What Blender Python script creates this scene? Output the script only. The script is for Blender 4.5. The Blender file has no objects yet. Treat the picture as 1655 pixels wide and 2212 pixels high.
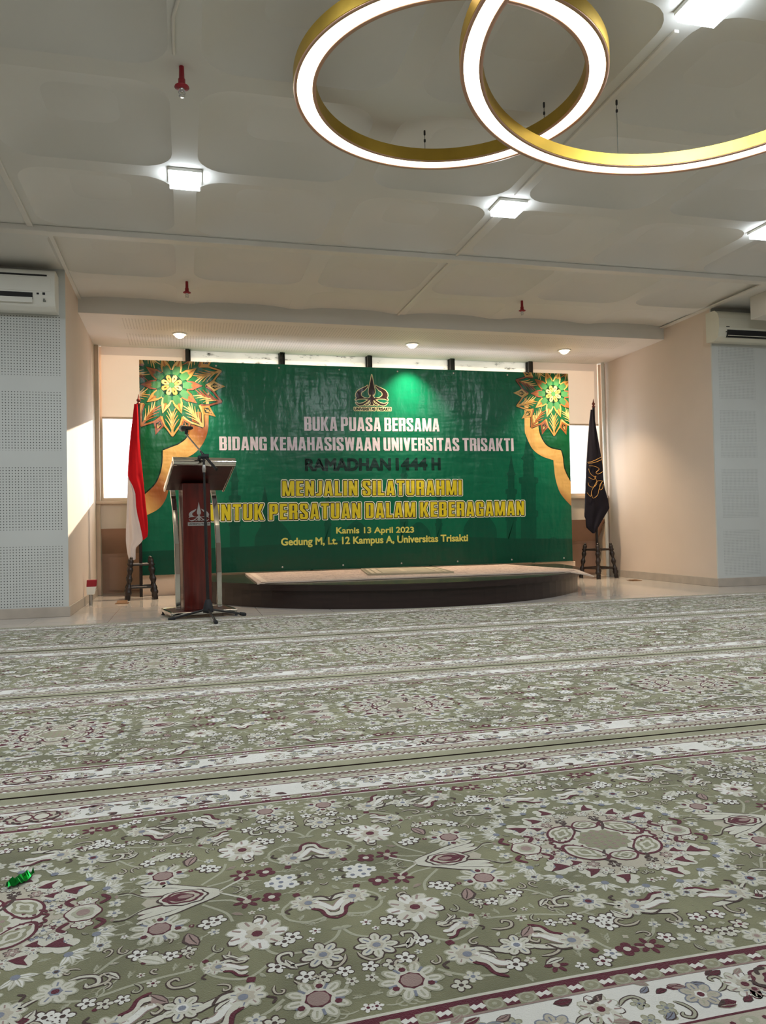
import bpy, bmesh, math, random
from math import sin, cos, pi, sqrt, atan2, hypot
from mathutils import Vector, Matrix

scene = bpy.context.scene
COL = scene.collection

# ------------------------------------------------------------------ camera
FPX, YAW, PITCH, ROLL, EYE = 1665.46, 0.2512, 0.02013, -0.02058, 0.70
CX, CY = 827.5, 1106.0
_f = Vector((sin(YAW)*cos(PITCH), cos(YAW)*cos(PITCH), sin(PITCH)))
_r = Vector((cos(YAW), -sin(YAW), 0)); _u = _r.cross(_f)
R_ = _r*cos(ROLL) + _u*sin(ROLL); U_ = -_r*sin(ROLL) + _u*cos(ROLL); F_ = _f
O_ = Vector((0, 0, EYE))
cam = bpy.data.cameras.new('camera'); camo = bpy.data.objects.new('camera', cam); COL.objects.link(camo)
cam.sensor_fit = 'HORIZONTAL'; cam.sensor_width = 36.0; cam.lens = FPX*36.0/1655.0
cam.clip_start = 0.05; cam.clip_end = 100
camo.matrix_world = Matrix(((R_.x, U_.x, -F_.x, 0), (R_.y, U_.y, -F_.y, 0), (R_.z, U_.z, -F_.z, EYE), (0, 0, 0, 1)))
scene.camera = camo

# ------------------------------------------------------------------ world, sun, exposure
EXPOSURE = 0.3
LAMP_W, SPOT_W, RING_E, SKY, SUN_W = 18.0, 18.0, 3.0, 3.4, 6.5
scene.view_settings.view_transform = 'Standard'; scene.view_settings.look = 'None'
scene.view_settings.exposure = EXPOSURE; scene.view_settings.gamma = 1.0
scene.view_settings.use_curve_mapping = False
world = bpy.data.worlds.new('sky'); scene.world = world; world.use_nodes = True
bg = world.node_tree.nodes['Background']
bg.inputs['Color'].default_value = (0.93, 0.97, 1.0, 1); bg.inputs['Strength'].default_value = SKY
sun = bpy.data.lights.new('sun', 'SUN'); sun.energy = SUN_W; sun.angle = 0.012; sun.color = (1.0, 0.86, 0.66)
suno = bpy.data.objects.new('sun', sun); COL.objects.link(suno)
suno.rotation_euler = Vector((-0.25, -1.0, -0.19)).to_track_quat('-Z', 'Y').to_euler()
suno.location = (3, 14, 4)

# ------------------------------------------------------------------ room dimensions (metres)
XL, XR = -0.97, 5.45            # alcove side walls
YF, YB = 7.03, 9.22             # front of the alcove, window wall
ZC, ZS, YS = 2.966, 2.827, 7.86  # ceiling, lowered soffit, its front edge
RX0, RX1, RY0 = -5.0, 9.5, -5.0  # rest of the hall

def ray(px, py): return F_ + R_*((px-CX)/FPX) - U_*((py-CY)/FPX)
def on_y(px, py, y): d = ray(px, py); return O_ + d*(y/d.y)
def on_z(px, py, z): d = ray(px, py); return O_ + d*((z-EYE)/d.z)

# ------------------------------------------------------------------ materials
def lin(c):
    o = []
    for v in c[:3]:
        v /= 255.0
        o.append(v/12.92 if v <= 0.04045 else ((v+0.055)/1.055)**2.4)
    return tuple(o) + (1.0,)

def mat(name, rgb, rough=0.6, metal=0.0, var=0.06, vscale=6.0, bump=0.0, bscale=60.0, stretch=(1, 1, 1), emit=None, spec=0.5, trans=0.0, coat=0.0):
    m = bpy.data.materials.new(name); m.use_nodes = True
    nt = m.node_tree; b = nt.nodes['Principled BSDF']
    b.inputs['Roughness'].default_value = rough; b.inputs['Metallic'].default_value = metal
    b.inputs['Specular IOR Level'].default_value = spec
    if coat: b.inputs['Coat Weight'].default_value = coat; b.inputs['Coat Roughness'].default_value = 0.1
    tc = nt.nodes.new('ShaderNodeTexCoord'); mp = nt.nodes.new('ShaderNodeMapping')
    mp.inputs['Scale'].default_value = stretch
    nt.links.new(tc.outputs['Object'], mp.inputs['Vector'])
    n = nt.nodes.new('ShaderNodeTexNoise'); n.inputs['Scale'].default_value = vscale; n.inputs['Detail'].default_value = 4
    nt.links.new(mp.outputs['Vector'], n.inputs['Vector'])
    cr = nt.nodes.new('ShaderNodeValToRGB'); c = lin(rgb)
    cr.color_ramp.elements[0].position = 0.3; cr.color_ramp.elements[1].position = 0.7
    cr.color_ramp.elements[0].color = tuple(max(0, x*(1-var)) for x in c[:3]) + (1,)
    cr.color_ramp.elements[1].color = tuple(min(1, x*(1+var)) for x in c[:3]) + (1,)
    nt.links.new(n.outputs['Fac'], cr.inputs['Fac']); nt.links.new(cr.outputs['Color'], b.inputs['Base Color'])
    if bump:
        n2 = nt.nodes.new('ShaderNodeTexNoise'); n2.inputs['Scale'].default_value = bscale; n2.inputs['Detail'].default_value = 3
        nt.links.new(mp.outputs['Vector'], n2.inputs['Vector'])
        bp = nt.nodes.new('ShaderNodeBump'); bp.inputs['Strength'].default_value = bump; bp.inputs['Distance'].default_value = 0.01
        nt.links.new(n2.outputs['Fac'], bp.inputs['Height']); nt.links.new(bp.outputs['Normal'], b.inputs['Normal'])
    if emit:
        b.inputs['Emission Color'].default_value = lin(emit[0]); b.inputs['Emission Strength'].default_value = emit[1]
    return m

def nodes(m): return m.node_tree, m.node_tree.nodes['Principled BSDF']
def math_node(nt, op, a, b=None):
    n = nt.nodes.new('ShaderNodeMath'); n.operation = op
    for i, v in enumerate((a, b)):
        if v is None: continue
        if isinstance(v, (int, float)): n.inputs[i].default_value = v
        else: nt.links.new(v, n.inputs[i])
    return n.outputs[0]

def perforated(name, rgb, hole, pitch, zbands, axes=('X', 'Z'), x_lim=None, rad=0.2):
    """painted board with a grid of small drilled holes in bands"""
    m = mat(name, rgb, 0.75, var=0.03, vscale=2); nt, b = nodes(m)
    old = b.inputs['Base Color'].links[0].from_socket
    tc = nt.nodes.new('ShaderNodeTexCoord'); sx = nt.nodes.new('ShaderNodeSeparateXYZ')
    nt.links.new(tc.outputs['Object'], sx.inputs[0])
    fr = []
    for a in axes:
        q = math_node(nt, 'FRACT', math_node(nt, 'DIVIDE', math_node(nt, 'ADD', sx.outputs[a], 20.0), pitch))
        fr.append(math_node(nt, 'POWER', math_node(nt, 'SUBTRACT', q, 0.5), 2.0))
    d = math_node(nt, 'SQRT', math_node(nt, 'ADD', fr[0], fr[1]))
    h = math_node(nt, 'LESS_THAN', d, rad)
    band = None
    for z0, z1 in zbands:
        k = math_node(nt, 'MULTIPLY', math_node(nt, 'GREATER_THAN', sx.outputs[axes[1]], z0), math_node(nt, 'LESS_THAN', sx.outputs[axes[1]], z1))
        band = k if band is None else math_node(nt, 'ADD', band, k)
    h = math_node(nt, 'MULTIPLY', h, band)
    if x_lim:
        k = math_node(nt, 'MULTIPLY', math_node(nt, 'GREATER_THAN', sx.outputs['X'], x_lim[0]), math_node(nt, 'LESS_THAN', sx.outputs['X'], x_lim[1]))
        h = math_node(nt, 'MULTIPLY', h, k)
    mx = nt.nodes.new('ShaderNodeMix'); mx.data_type = 'RGBA'
    nt.links.new(h, mx.inputs[0]); nt.links.new(old, mx.inputs[6]); mx.inputs[7].default_value = lin(hole)
    nt.links.new(mx.outputs[2], b.inputs['Base Color'])
    return m

M = {}
M['wall'] = mat('cream_paint', (212, 196, 181), 0.8, var=0.03, vscale=1.5)
M['ceiling'] = mat('white_ceiling_paint', (214, 213, 208), 0.85, var=0.025, vscale=1.2)
M['soffit'] = perforated('perforated_soffit', (230, 222, 214), (176, 166, 155), 0.03, ((7.98, 8.42), (8.6, 9.12)), ('X', 'Y'), (-0.6, 5.1))
M['panel_l'] = perforated('perforated_board', (198, 201, 198), (84, 86, 84), 0.0238, ((0.08, 0.60), (0.74, 1.27), (1.41, 1.91), (2.05, 2.56)), x_lim=(-4.5, -1.005), rad=0.19)
M['panel_r'] = perforated('perforated_board_right', (198, 201, 198), (148, 152, 150), 0.0165, ((0.12, 0.60), (0.72, 1.25), (1.37, 1.88), (2.0, 2.56)), x_lim=(5.52, 5.98), rad=0.22)
M['skirting'] = mat('skirting_tile', (178, 168, 156), 0.35, var=0.08, vscale=9)
M['white'] = mat('white_plastic', (226, 226, 218), 0.4, var=0.02)
M['white_metal'] = mat('white_painted_trim', (216, 212, 204), 0.5, var=0.02)
M['ivory'] = mat('ivory_plastic', (214, 212, 196), 0.4, var=0.02)
M['dark'] = mat('black_slot', (14, 14, 16), 0.6)
M['blackm'] = mat('black_painted_metal', (22, 22, 24), 0.38, var=0.1)
M['rubber'] = mat('black_rubber', (26, 28, 32), 0.75, var=0.1)
M['chrome'] = mat('chrome', (214, 212, 206), 0.08, 1.0, var=0.02)
M['steel'] = mat('brushed_steel', (190, 190, 188), 0.3, 0.9, var=0.05)
M['wood'] = mat('mahogany_veneer', (78, 22, 16), 0.22, var=0.35, vscale=5, stretch=(9, 9, 0.7), coat=0.3)
M['wood_dark'] = mat('mahogany_underside', (62, 22, 19), 0.35, var=0.3, vscale=5, stretch=(1, 6, 6))
M['stage'] = mat('dark_stained_wood', (36, 25, 23), 0.32, var=0.3, vscale=3, stretch=(1, 1, 12))
M['stage_top'] = mat('dark_stage_top', (56, 50, 40), 0.18, var=0.15, vscale=3)
M['stand'] = mat('black_stained_turned_wood', (32, 23, 20), 0.35, var=0.2, vscale=20)
M['red_flag'] = mat('red_cloth', (196, 18, 30), 0.8, var=0.05, bump=0.2, bscale=260, spec=0.2)
M['white_flag'] = mat('white_cloth', (226, 214, 208), 0.85, var=0.03, bump=0.2, bscale=260, spec=0.2)
M['black_flag'] = mat('black_cloth', (24, 22, 32), 0.75, var=0.1, bump=0.2, bscale=260, spec=0.2)
M['gold_thread'] = mat('gold_embroidery', (206, 160, 88), 0.5, 0.3)
M['finial'] = mat('varnished_finial', (110, 42, 30), 0.3, var=0.15)
M['red_paint'] = mat('red_enamel', (146, 22, 38), 0.4, var=0.05)
M['brass'] = mat('brass_plate', (150, 112, 74), 0.35, 0.8, var=0.1)
M['gold'] = mat('brushed_gold', (178, 148, 62), 0.42, 0.85, var=0.08, vscale=8, bump=0.06, bscale=25)
M['lip'] = mat('rose_gold_lip', (188, 150, 128), 0.4, 0.5, var=0.04)
M['cable'] = mat('steel_wire', (90, 96, 88), 0.5, 0.5)
M['led_strip'] = mat('warm_led_diffuser', (255, 244, 220), 0.5, emit=((255, 240, 212), RING_E))
M['led_cool'] = mat('cool_led_diffuser', (250, 252, 255), 0.5, emit=((236, 246, 255), 16.0))
M['led_warm'] = mat('warm_downlight_lens', (255, 240, 215), 0.5, emit=((255, 226, 178), 9.0))
M['blind'] = mat('cream_roller_blind', (218, 196, 176), 0.85, var=0.03, vscale=1.0)
nt, b = nodes(M['blind']); tr_ = nt.nodes.new('ShaderNodeBsdfTranslucent'); xs_ = nt.nodes.new('ShaderNodeMixShader'); xs_.inputs[0].default_value = 0.17
nt.links.new(b.inputs['Base Color'].links[0].from_socket, tr_.inputs[0]); nt.links.new(b.outputs[0], xs_.inputs[1]); nt.links.new(tr_.outputs[0], xs_.inputs[2]); nt.links.new(xs_.outputs[0], nt.nodes['Material Output'].inputs[0])
M['frame_dark'] = mat('dark_window_frame', (38, 30, 28), 0.5)
M['frame_light'] = mat('cream_window_frame', (212, 188, 166), 0.6)
M['recess'] = mat('beige_recess_board', (188, 150, 128), 0.75, var=0.04)
M['plinth'] = mat('cream_plinth_board', (222, 196, 172), 0.55, var=0.03)
M['foil'] = mat('green_foil', (26, 150, 60), 0.2, 0.9, var=0.2, vscale=60)

m = mat('polished_floor_tile', (196, 190, 182), 0.07, var=0.04, vscale=1.5); M['floor'] = m
nt, b = nodes(m); old = b.inputs['Base Color'].links[0].from_socket
br = nt.nodes.new('ShaderNodeTexBrick'); br.offset = 0; br.inputs['Scale'].default_value = 1.0
br.inputs['Brick Width'].default_value = 0.6; br.inputs['Row Height'].default_value = 0.6; br.inputs['Mortar Size'].default_value = 0.0025
br.inputs['Color2'].default_value = br.inputs['Color1'].default_value = (1, 1, 1, 1); br.inputs['Mortar'].default_value = (0.62, 0.6, 0.57, 1)
tc = nt.nodes.new('ShaderNodeTexCoord'); nt.links.new(tc.outputs['Object'], br.inputs['Vector'])
mx = nt.nodes.new('ShaderNodeMix'); mx.data_type = 'RGBA'; mx.blend_type = 'MULTIPLY'; mx.inputs[0].default_value = 1
nt.links.new(old, mx.inputs[6]); nt.links.new(br.outputs['Color'], mx.inputs[7]); nt.links.new(mx.outputs[2], b.inputs['Base Color'])

# clear glass and the milky, stained film on the high panes
m = bpy.data.materials.new('window_glass'); m.use_nodes = True; nt = m.node_tree; nt.nodes.clear(); M['glass'] = m
o = nt.nodes.new('ShaderNodeOutputMaterial'); t = nt.nodes.new('ShaderNodeBsdfTransparent'); g = nt.nodes.new('ShaderNodeBsdfGlossy')
g.inputs['Roughness'].default_value = 0.03; x = nt.nodes.new('ShaderNodeMixShader'); x.inputs[0].default_value = 0.05
nt.links.new(t.outputs[0], x.inputs[1]); nt.links.new(g.outputs[0], x.inputs[2]); nt.links.new(x.outputs[0], o.inputs[0])
m = mat('stained_window_film', (226, 222, 214), 0.5, var=0.1, vscale=2.2); M['film'] = m
nt, b = nodes(m); o = nt.nodes['Material Output']; tr = nt.nodes.new('ShaderNodeBsdfTranslucent')
old = b.inputs['Base Color'].links[0].from_socket
n = nt.nodes.new('ShaderNodeTexNoise'); n.inputs['Scale'].default_value = 5; n.inputs['Detail'].default_value = 8; n.inputs['Roughness'].default_value = 0.7
mp = nt.nodes.new('ShaderNodeMapping'); mp.inputs['Scale'].default_value = (1.2, 1, 4); tc = nt.nodes.new('ShaderNodeTexCoord')
nt.links.new(tc.outputs['Object'], mp.inputs[0]); nt.links.new(mp.outputs[0], n.inputs['Vector'])
cr = nt.nodes.new('ShaderNodeValToRGB'); cr.color_ramp.elements[0].position = 0.33; cr.color_ramp.elements[1].position = 0.42
cr.color_ramp.elements[0].color = (0.04, 0.035, 0.03, 1); cr.color_ramp.elements[1].color = (1, 1, 1, 1); nt.links.new(n.outputs['Fac'], cr.inputs[0])
mx = nt.nodes.new('ShaderNodeMix'); mx.data_type = 'RGBA'; mx.blend_type = 'MULTIPLY'; mx.inputs[0].default_value = 1
nt.links.new(old, mx.inputs[6]); nt.links.new(cr.outputs[0], mx.inputs[7])
nt.links.new(mx.outputs[2], b.inputs['Base Color']); nt.links.new(mx.outputs[2], tr.inputs[0])
x = nt.nodes.new('ShaderNodeMixShader'); x.inputs[0].default_value = 0.62
nt.links.new(b.outputs[0], x.inputs[1]); nt.links.new(tr.outputs[0], x.inputs[2]); nt.links.new(x.outputs[0], o.inputs[0])

def pile(name, rgb, var=0.14):
    """cut wool pile: colour drifts a little with the lie of the pile"""
    m = mat(name, rgb, 0.95, var=var, vscale=4.0, spec=0.1); nt, b = nodes(m)
    b.inputs['Sheen Weight'].default_value = 0.25; b.inputs['Sheen Roughness'].default_value = 0.5
    tc = nt.nodes.new('ShaderNodeTexCoord')
    n = nt.nodes.new('ShaderNodeTexNoise'); n.inputs['Scale'].default_value = 420; n.inputs['Detail'].default_value = 2
    nt.links.new(tc.outputs['Object'], n.inputs['Vector'])
    bp = nt.nodes.new('ShaderNodeBump'); bp.inputs['Strength'].default_value = 0.5; bp.inputs['Distance'].default_value = 0.003
    nt.links.new(n.outputs['Fac'], bp.inputs['Height']); nt.links.new(bp.outputs['Normal'], b.inputs['Normal'])
    return m
RUGM = [pile('olive_pile', (122, 122, 94), 0.34), pile('cream_pile', (198, 197, 184), 0.08), pile('pale_sage_pile', (164, 164, 144), 0.1),
        pile('maroon_pile', (88, 24, 42)), pile('dark_brown_pile', (68, 50, 46)), pile('taupe_pile', (150, 128, 122)),
        pile('slate_pile', (122, 128, 142)), pile('white_pile', (216, 216, 210), 0.05), pile('light_olive_pile', (142, 141, 116), 0.14),
        pile('beige_pile', (178, 172, 156), 0.08)]
OLV, CRM, SAG, MAR, BRN, TAU, SLT, WHT, LOL, BEI = range(10)

def vinyl(name, rgb, rgb2=None, zr=None, rough=0.24):
    """printed PVC sheet, softly creased; optional printed vertical blend"""
    m = mat(name, rgb, rough, var=0.03, vscale=1.2); nt, b = nodes(m)
    tc = nt.nodes.new('ShaderNodeTexCoord')
    if rgb2:
        sx = nt.nodes.new('ShaderNodeSeparateXYZ'); nt.links.new(tc.outputs['Object'], sx.inputs[0])
        mr = nt.nodes.new('ShaderNodeMapRange'); mr.inputs[1].default_value = zr[0]; mr.inputs[2].default_value = zr[1]
        nt.links.new(sx.outputs[2], mr.inputs[0]); cr = nt.nodes.new('ShaderNodeValToRGB')
        cr.color_ramp.elements[0].color = lin(rgb); cr.color_ramp.elements[1].color = lin(rgb2)
        nt.links.new(mr.outputs[0], cr.inputs[0]); nt.links.new(cr.outputs[0], b.inputs['Base Color'])
    h = None
    for sc, st, w in ((1.0, (5, 1, 0.9), 1.0), (1.0, (16, 1, 7), 0.22), (1.0, (2.2, 1, 9), 0.3)):
        mp = nt.nodes.new('ShaderNodeMapping'); mp.inputs['Scale'].default_value = st; mp.inputs['Rotation'].default_value = (0, 0.35 if st[0] < 10 else -0.5, 0)
        n = nt.nodes.new('ShaderNodeTexNoise'); n.inputs['Scale'].default_value = sc; n.inputs['Detail'].default_value = 2
        nt.links.new(tc.outputs['Object'], mp.inputs[0]); nt.links.new(mp.outputs[0], n.inputs['Vector'])
        k = math_node(nt, 'MULTIPLY', n.outputs['Fac'], w); h = k if h is None else math_node(nt, 'ADD', h, k)
    bp = nt.nodes.new('ShaderNodeBump'); bp.inputs['Strength'].default_value = 0.55; bp.inputs['Distance'].default_value = 0.035
    nt.links.new(h, bp.inputs['Height']); nt.links.new(bp.outputs['Normal'], b.inputs['Normal'])
    return m
V = dict(green=vinyl('green_vinyl_print', (3, 90, 65), (4, 112, 80), (0.3, 2.6)), dusk=vinyl('dark_green_print', (2, 76, 56)), dusk2=vinyl('deeper_green_print', (2, 68, 50)),
         corner=vinyl('corner_green_print', (8, 84, 48)), leaf=vinyl('leaf_green_print', (60, 112, 70)), leaf2=vinyl('mid_green_print', (24, 90, 54)),
         shade=vinyl('ink_green_print', (6, 40, 24)), gold=vinyl('gold_print', (182, 144, 78)), bronze=vinyl('bronze_print', (148, 94, 50)), copper=vinyl('copper_print', (132, 80, 58)),
         pale=vinyl('pale_gold_print', (200, 172, 110)), lilac=vinyl('silver_lilac_print', (226, 218, 230)), text=vinyl('dark_text_print', (4, 42, 34)),
         yellow=vinyl('yellow_print', (206, 192, 40)), black=vinyl('black_print', (18, 22, 16)), white=vinyl('white_print', (226, 228, 206)), lime=vinyl('soft_yellow_print', (206, 206, 104)),
         brown=vinyl('dark_brown_print', (52, 30, 26)), cream=vinyl('cream_print', (226, 220, 170)))
# gold band with printed bronze sheen
m = V['band'] = vinyl('gold_band_print', (204, 160, 90)); nt, b = nodes(m)
tc = nt.nodes.new('ShaderNodeTexCoord'); w = nt.nodes.new('ShaderNodeTexWave'); w.inputs['Scale'].default_value = 0.55; w.inputs['Distortion'].default_value = 0.8
w.bands_direction = 'DIAGONAL'; nt.links.new(tc.outputs['Object'], w.inputs['Vector']); cr = nt.nodes.new('ShaderNodeValToRGB')
cr.color_ramp.elements[0].color = lin((214, 172, 102)); cr.color_ramp.elements[1].color = lin((140, 82, 42)); cr.color_ramp.elements[0].position = 0.45
nt.links.new(w.outputs['Color'], cr.inputs[0]); nt.links.new(cr.outputs[0], b.inputs['Base Color'])

# ------------------------------------------------------------------ mesh builder
class MB:
    def __init__(s): s.v = []; s.f = []; s.m = []; s.sm = []
    def add(s, vs, fs, mi=0, smooth=False):
        k = len(s.v); s.v += [tuple(p) for p in vs]
        for q in fs: s.f.append(tuple(i+k for i in q)); s.m.append(mi); s.sm.append(smooth)
        return s
    def box(s, x0, y0, z0, x1, y1, z1, mi=0):
        v = [(x, y, z) for z in (z0, z1) for y in (y0, y1) for x in (x0, x1)]
        return s.add(v, [(0, 2, 3, 1), (4, 5, 7, 6), (0, 1, 5, 4), (2, 6, 7, 3), (0, 4, 6, 2), (1, 3, 7, 5)], mi)
    def quad(s, a, b, c, d, mi=0): return s.add([a, b, c, d], [(0, 1, 2, 3)], mi)
    def prism(s, poly, ax, t0, t1, mi=0, smooth=False):
        """poly of 2-D points swept along an axis: 'x' uses (y,z), 'y' uses (x,z), 'z' uses (x,y)"""
        def P(p, t): return {'x': (t, p[0], p[1]), 'y': (p[0], t, p[1]), 'z': (p[0], p[1], t)}[ax]
        n = len(poly); v = [P(p, t0) for p in poly] + [P(p, t1) for p in poly]
        s.add(v, [(i, (i+1) % n, n+(i+1) % n, n+i) for i in range(n)], mi, smooth)
        return s.add(v, [tuple(range(n))[::-1], tuple(range(n, 2*n))], mi)
    def tube(s, pts, r, n=10, mi=0, cap=True):
        pts = [Vector(p) for p in pts]; rs = r if isinstance(r, (list, tuple)) else [r]*len(pts)
        v = []; up = None
        for i, p in enumerate(pts):
            d = (pts[min(i+1, len(pts)-1)] - pts[max(i-1, 0)]).normalized()
            if up is None: up = Vector((0, 0, 1)) if abs(d.z) < 0.9 else Vector((1, 0, 0))
            a = d.cross(up).normalized(); b = a.cross(d); up = b
            v += [p + (a*cos(2*pi*k/n) + b*sin(2*pi*k/n))*rs[i] for k in range(n)]
        f = [(i*n+k, i*n+(k+1) % n, (i+1)*n+(k+1) % n, (i+1)*n+k) for i in range(len(pts)-1) for k in range(n)]
        s.add(v, f, mi, True)
        if cap: s.add(v[:n], [tuple(range(n))], mi); s.add(v[-n:], [tuple(range(n))[::-1]], mi)
        return s
    def bar(s, pts, wv, hv, mi=0):
        """rectangular bar along pts with half-vectors wv, hv"""
        wv = Vector(wv); hv = Vector(hv); v = []
        for p in pts:
            p = Vector(p); v += [p-wv-hv, p+wv-hv, p+wv+hv, p-wv+hv]
        f = [(i*4+k, i*4+(k+1) % 4, i*4+4+(k+1) % 4, i*4+4+k) for i in range(len(pts)-1) for k in range(4)]
        n = len(v); return s.add(v, f + [(3, 2, 1, 0), (n-4, n-3, n-2, n-1)], mi)
    def lathe(s, prof, c=(0, 0, 0), n=20, mi=0, axis=None):
        c = Vector(c); q = Vector((0, 0, 1)).rotation_difference(Vector(axis)) if axis else None
        v = []
        for r, z in prof:
            for k in range(n):
                p = Vector((r*cos(2*pi*k/n), r*sin(2*pi*k/n), z))
                if q: p = q @ p
                v.append(c+p)
        f = [(i*n+k, i*n+(k+1) % n, (i+1)*n+(k+1) % n, (i+1)*n+k) for i in range(len(prof)-1) for k in range(n)]
        s.add(v, f, mi, True)
        s.add(v[:n], [tuple(range(n))[::-1]], mi); return s.add(v[-n:], [tuple(range(n))], mi)
    def build(s, name, mats, parent=None, bevel=0.0, segs=2):
        me = bpy.data.meshes.new(name); me.from_pydata(s.v, [], s.f)
        for q in (mats if isinstance(mats, (list, tuple)) else [mats]): me.materials.append(q)
        me.polygons.foreach_set('material_index', s.m); me.polygons.foreach_set('use_smooth', s.sm); me.update()
        o = bpy.data.objects.new(name, me); COL.objects.link(o)
        if parent is not None:
            o.parent = parent
            inv = Matrix.Identity(4); p = parent
            while p is not None:
                if p.type == 'EMPTY': inv = p.matrix_basis.inverted()
                p = p.parent
            if parent.type == 'EMPTY': o.matrix_parent_inverse = inv
        if bevel:
            bm_ = o.modifiers.new('bevel', 'BEVEL'); bm_.width = bevel; bm_.segments = segs; bm_.limit_method = 'ANGLE'
        return o

def thing(name, label, cat, loc=(0, 0, 0), group=None):
    o = bpy.data.objects.new(name, None); COL.objects.link(o); o.location = loc; o.empty_display_size = 0.1
    o.matrix_basis = Matrix.Translation(Vector(loc))
    o['label'] = label; o['category'] = cat
    if group: o['group'] = group
    return o
def tag(o, label, cat, group=None, kind=None):
    o['label'] = label; o['category'] = cat
    if group: o['group'] = group
    if kind: o['kind'] = kind
    return o
def struct(o): o['kind'] = 'structure'; return o
def dup(root, loc, label, rotz=None):
    r = root.copy(); COL.objects.link(r); r.location = loc; r['label'] = label
    if rotz is not None: r.rotation_euler.z = rotz
    for ch in list(root.children):
        c = ch.copy(); COL.objects.link(c); c.parent = r; c.matrix_parent_inverse = ch.matrix_parent_inverse.copy()
        for g in ch.children:
            d = g.copy(); COL.objects.link(d); d.parent = c
    return r

# ================================================================== SETTING
b = MB(); b.quad((RX0, RY0, 0), (RX1, RY0, 0), (RX1, 9.75, 0), (RX0, 9.75, 0))
b.box(RX0, RY0, -0.1, RX1, 9.75, -0.002); struct(b.build('floor', M['floor']))

# front walls left and right of the alcove, alcove sides, hall walls
struct(MB().box(RX0, YF, 0, XL, YF+0.02, ZC+0.1).build('wall_left_front', M['panel_l']))
struct(MB().box(XR, YF, 0, RX1, YF+0.02, ZC+0.1).build('wall_right_front', M['panel_r']))
struct(MB().box(XL-0.15, YF+0.02, 0, XL, 9.75, ZC+0.1).build('wall_alcove_left', M['wall']))
struct(MB().box(XR, YF+0.02, 0, XR+0.15, 9.75, ZC+0.1).build('wall_alcove_right', M['wall']))
struct(MB().box(RX0-0.1, RY0, 0, RX0, YF, ZC+0.3).build('wall_left', M['wall']))
struct(MB().box(RX1, RY0, 0, RX1+0.1, YF, ZC+0.3).build('wall_right', M['wall']))
struct(MB().box(RX0, RY0-0.1, 0, RX1, RY0, ZC+0.3).build('wall_rear', M['wall']))
for nm, a in (('baseboard_left', (RX0, YF-0.012, 0, XL+0.012, YF, 0.085)), ('baseboard_alcove_left', (XL, YF, 0, XL+0.012, 9.16, 0.085)),
              ('baseboard_right', (XR-0.012, YF-0.012, 0, RX1, YF, 0.09)), ('baseboard_alcove_right', (XR-0.012, YF, 0, XR, 9.16, 0.09))):
    struct(MB().box(*a).build(nm, M['skirting'], bevel=0.003))

# coffered ceiling
def rrect(cx, cy, hx, hy, r, z, n=7):
    o = []
    for qx, qy, a0 in ((1, 1, 0), (-1, 1, pi/2), (-1, -1, pi), (1, -1, 1.5*pi)):
        for k in range(n):
            a = a0 + pi/2*k/(n-1); o.append((cx+qx*(hx-r)+r*cos(a), cy+qy*(hy-r)+r*sin(a), z))
    return o
b = MB()
MX, MY, CX0, CY0 = 1.10, 1.08, -1.07, 8.24
for i in range(6):
    for j in range(12):
        x0 = CX0+MX*i; y1 = CY0-MY*j; x1 = x0+MX; y0 = y1-MY; cx, cy = (x0+x1)/2, (y0+y1)/2
        hx, hy = MX/2-0.075, MY/2-0.07
        e = rrect(cx, cy, hx, hy, 0.19, ZC); n = len(e); q = n//4
        cor = [(x1, y1, ZC), (x0, y1, ZC), (x0, y0, ZC), (x1, y0, ZC)]
        for k in range(4):
            seg = e[k*q:(k+1)*q]; nx = e[((k+1)*q) % n]
            b.add([cor[k]]+seg, [tuple(range(len(seg)+1))])
            b.add([cor[k], seg[-1], nx, cor[(k+1) % 4]], [(0, 1, 2, 3)])
        kk = 0.28 if j == 0 else 1.0
        L = [e] + [rrect(cx, cy, hx-d, hy-d, max(0.19-d*0.3, 0.08), ZC+h) for d, h in ((0.012, 0.012*kk), (0.07, 0.04*kk), (0.17, 0.078*kk), (0.28, 0.1*kk))]
        vv = [p for l in L for p in l]
        b.add(vv, [(a*n+k, a*n+(k+1) % n, (a+1)*n+(k+1) % n, (a+1)*n+k) for a in range(len(L)-1) for k in range(n)], 0, True)
        b.add(L[-1], [tuple(range(n))], 0, True)
XE, YE = CX0+6*MX, CY0-12*MY
b.quad((RX0, RY0, ZC), (CX0, RY0, ZC), (CX0, CY0, ZC), (RX0, CY0, ZC)); b.quad((XE, RY0, ZC), (RX1, RY0, ZC), (RX1, CY0, ZC), (XE, CY0, ZC))
b.box(RX0, RY0, ZC+0.16, RX1, 9.75, ZC+0.24)
struct(b.build('ceiling', M['ceiling']))
b = MB().box(XL, YS, ZS, XR, 9.75, ZS+0.004, 1).box(XL, YS, ZS+0.004, XR, 9.75, ZC+0.12, 0); struct(b.build('ceiling_soffit', [M['ceiling'], M['soffit']]))
b = MB().box(XR-0.06, 6.15, ZC-0.012, XR, YS, ZC); struct(b.build('trim_1', M['white_metal']))
b = MB().box(XL, 6.15, ZC-0.01, XL+0.03, YS, ZC); struct(b.build('trim_2', M['white_metal']))

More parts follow.
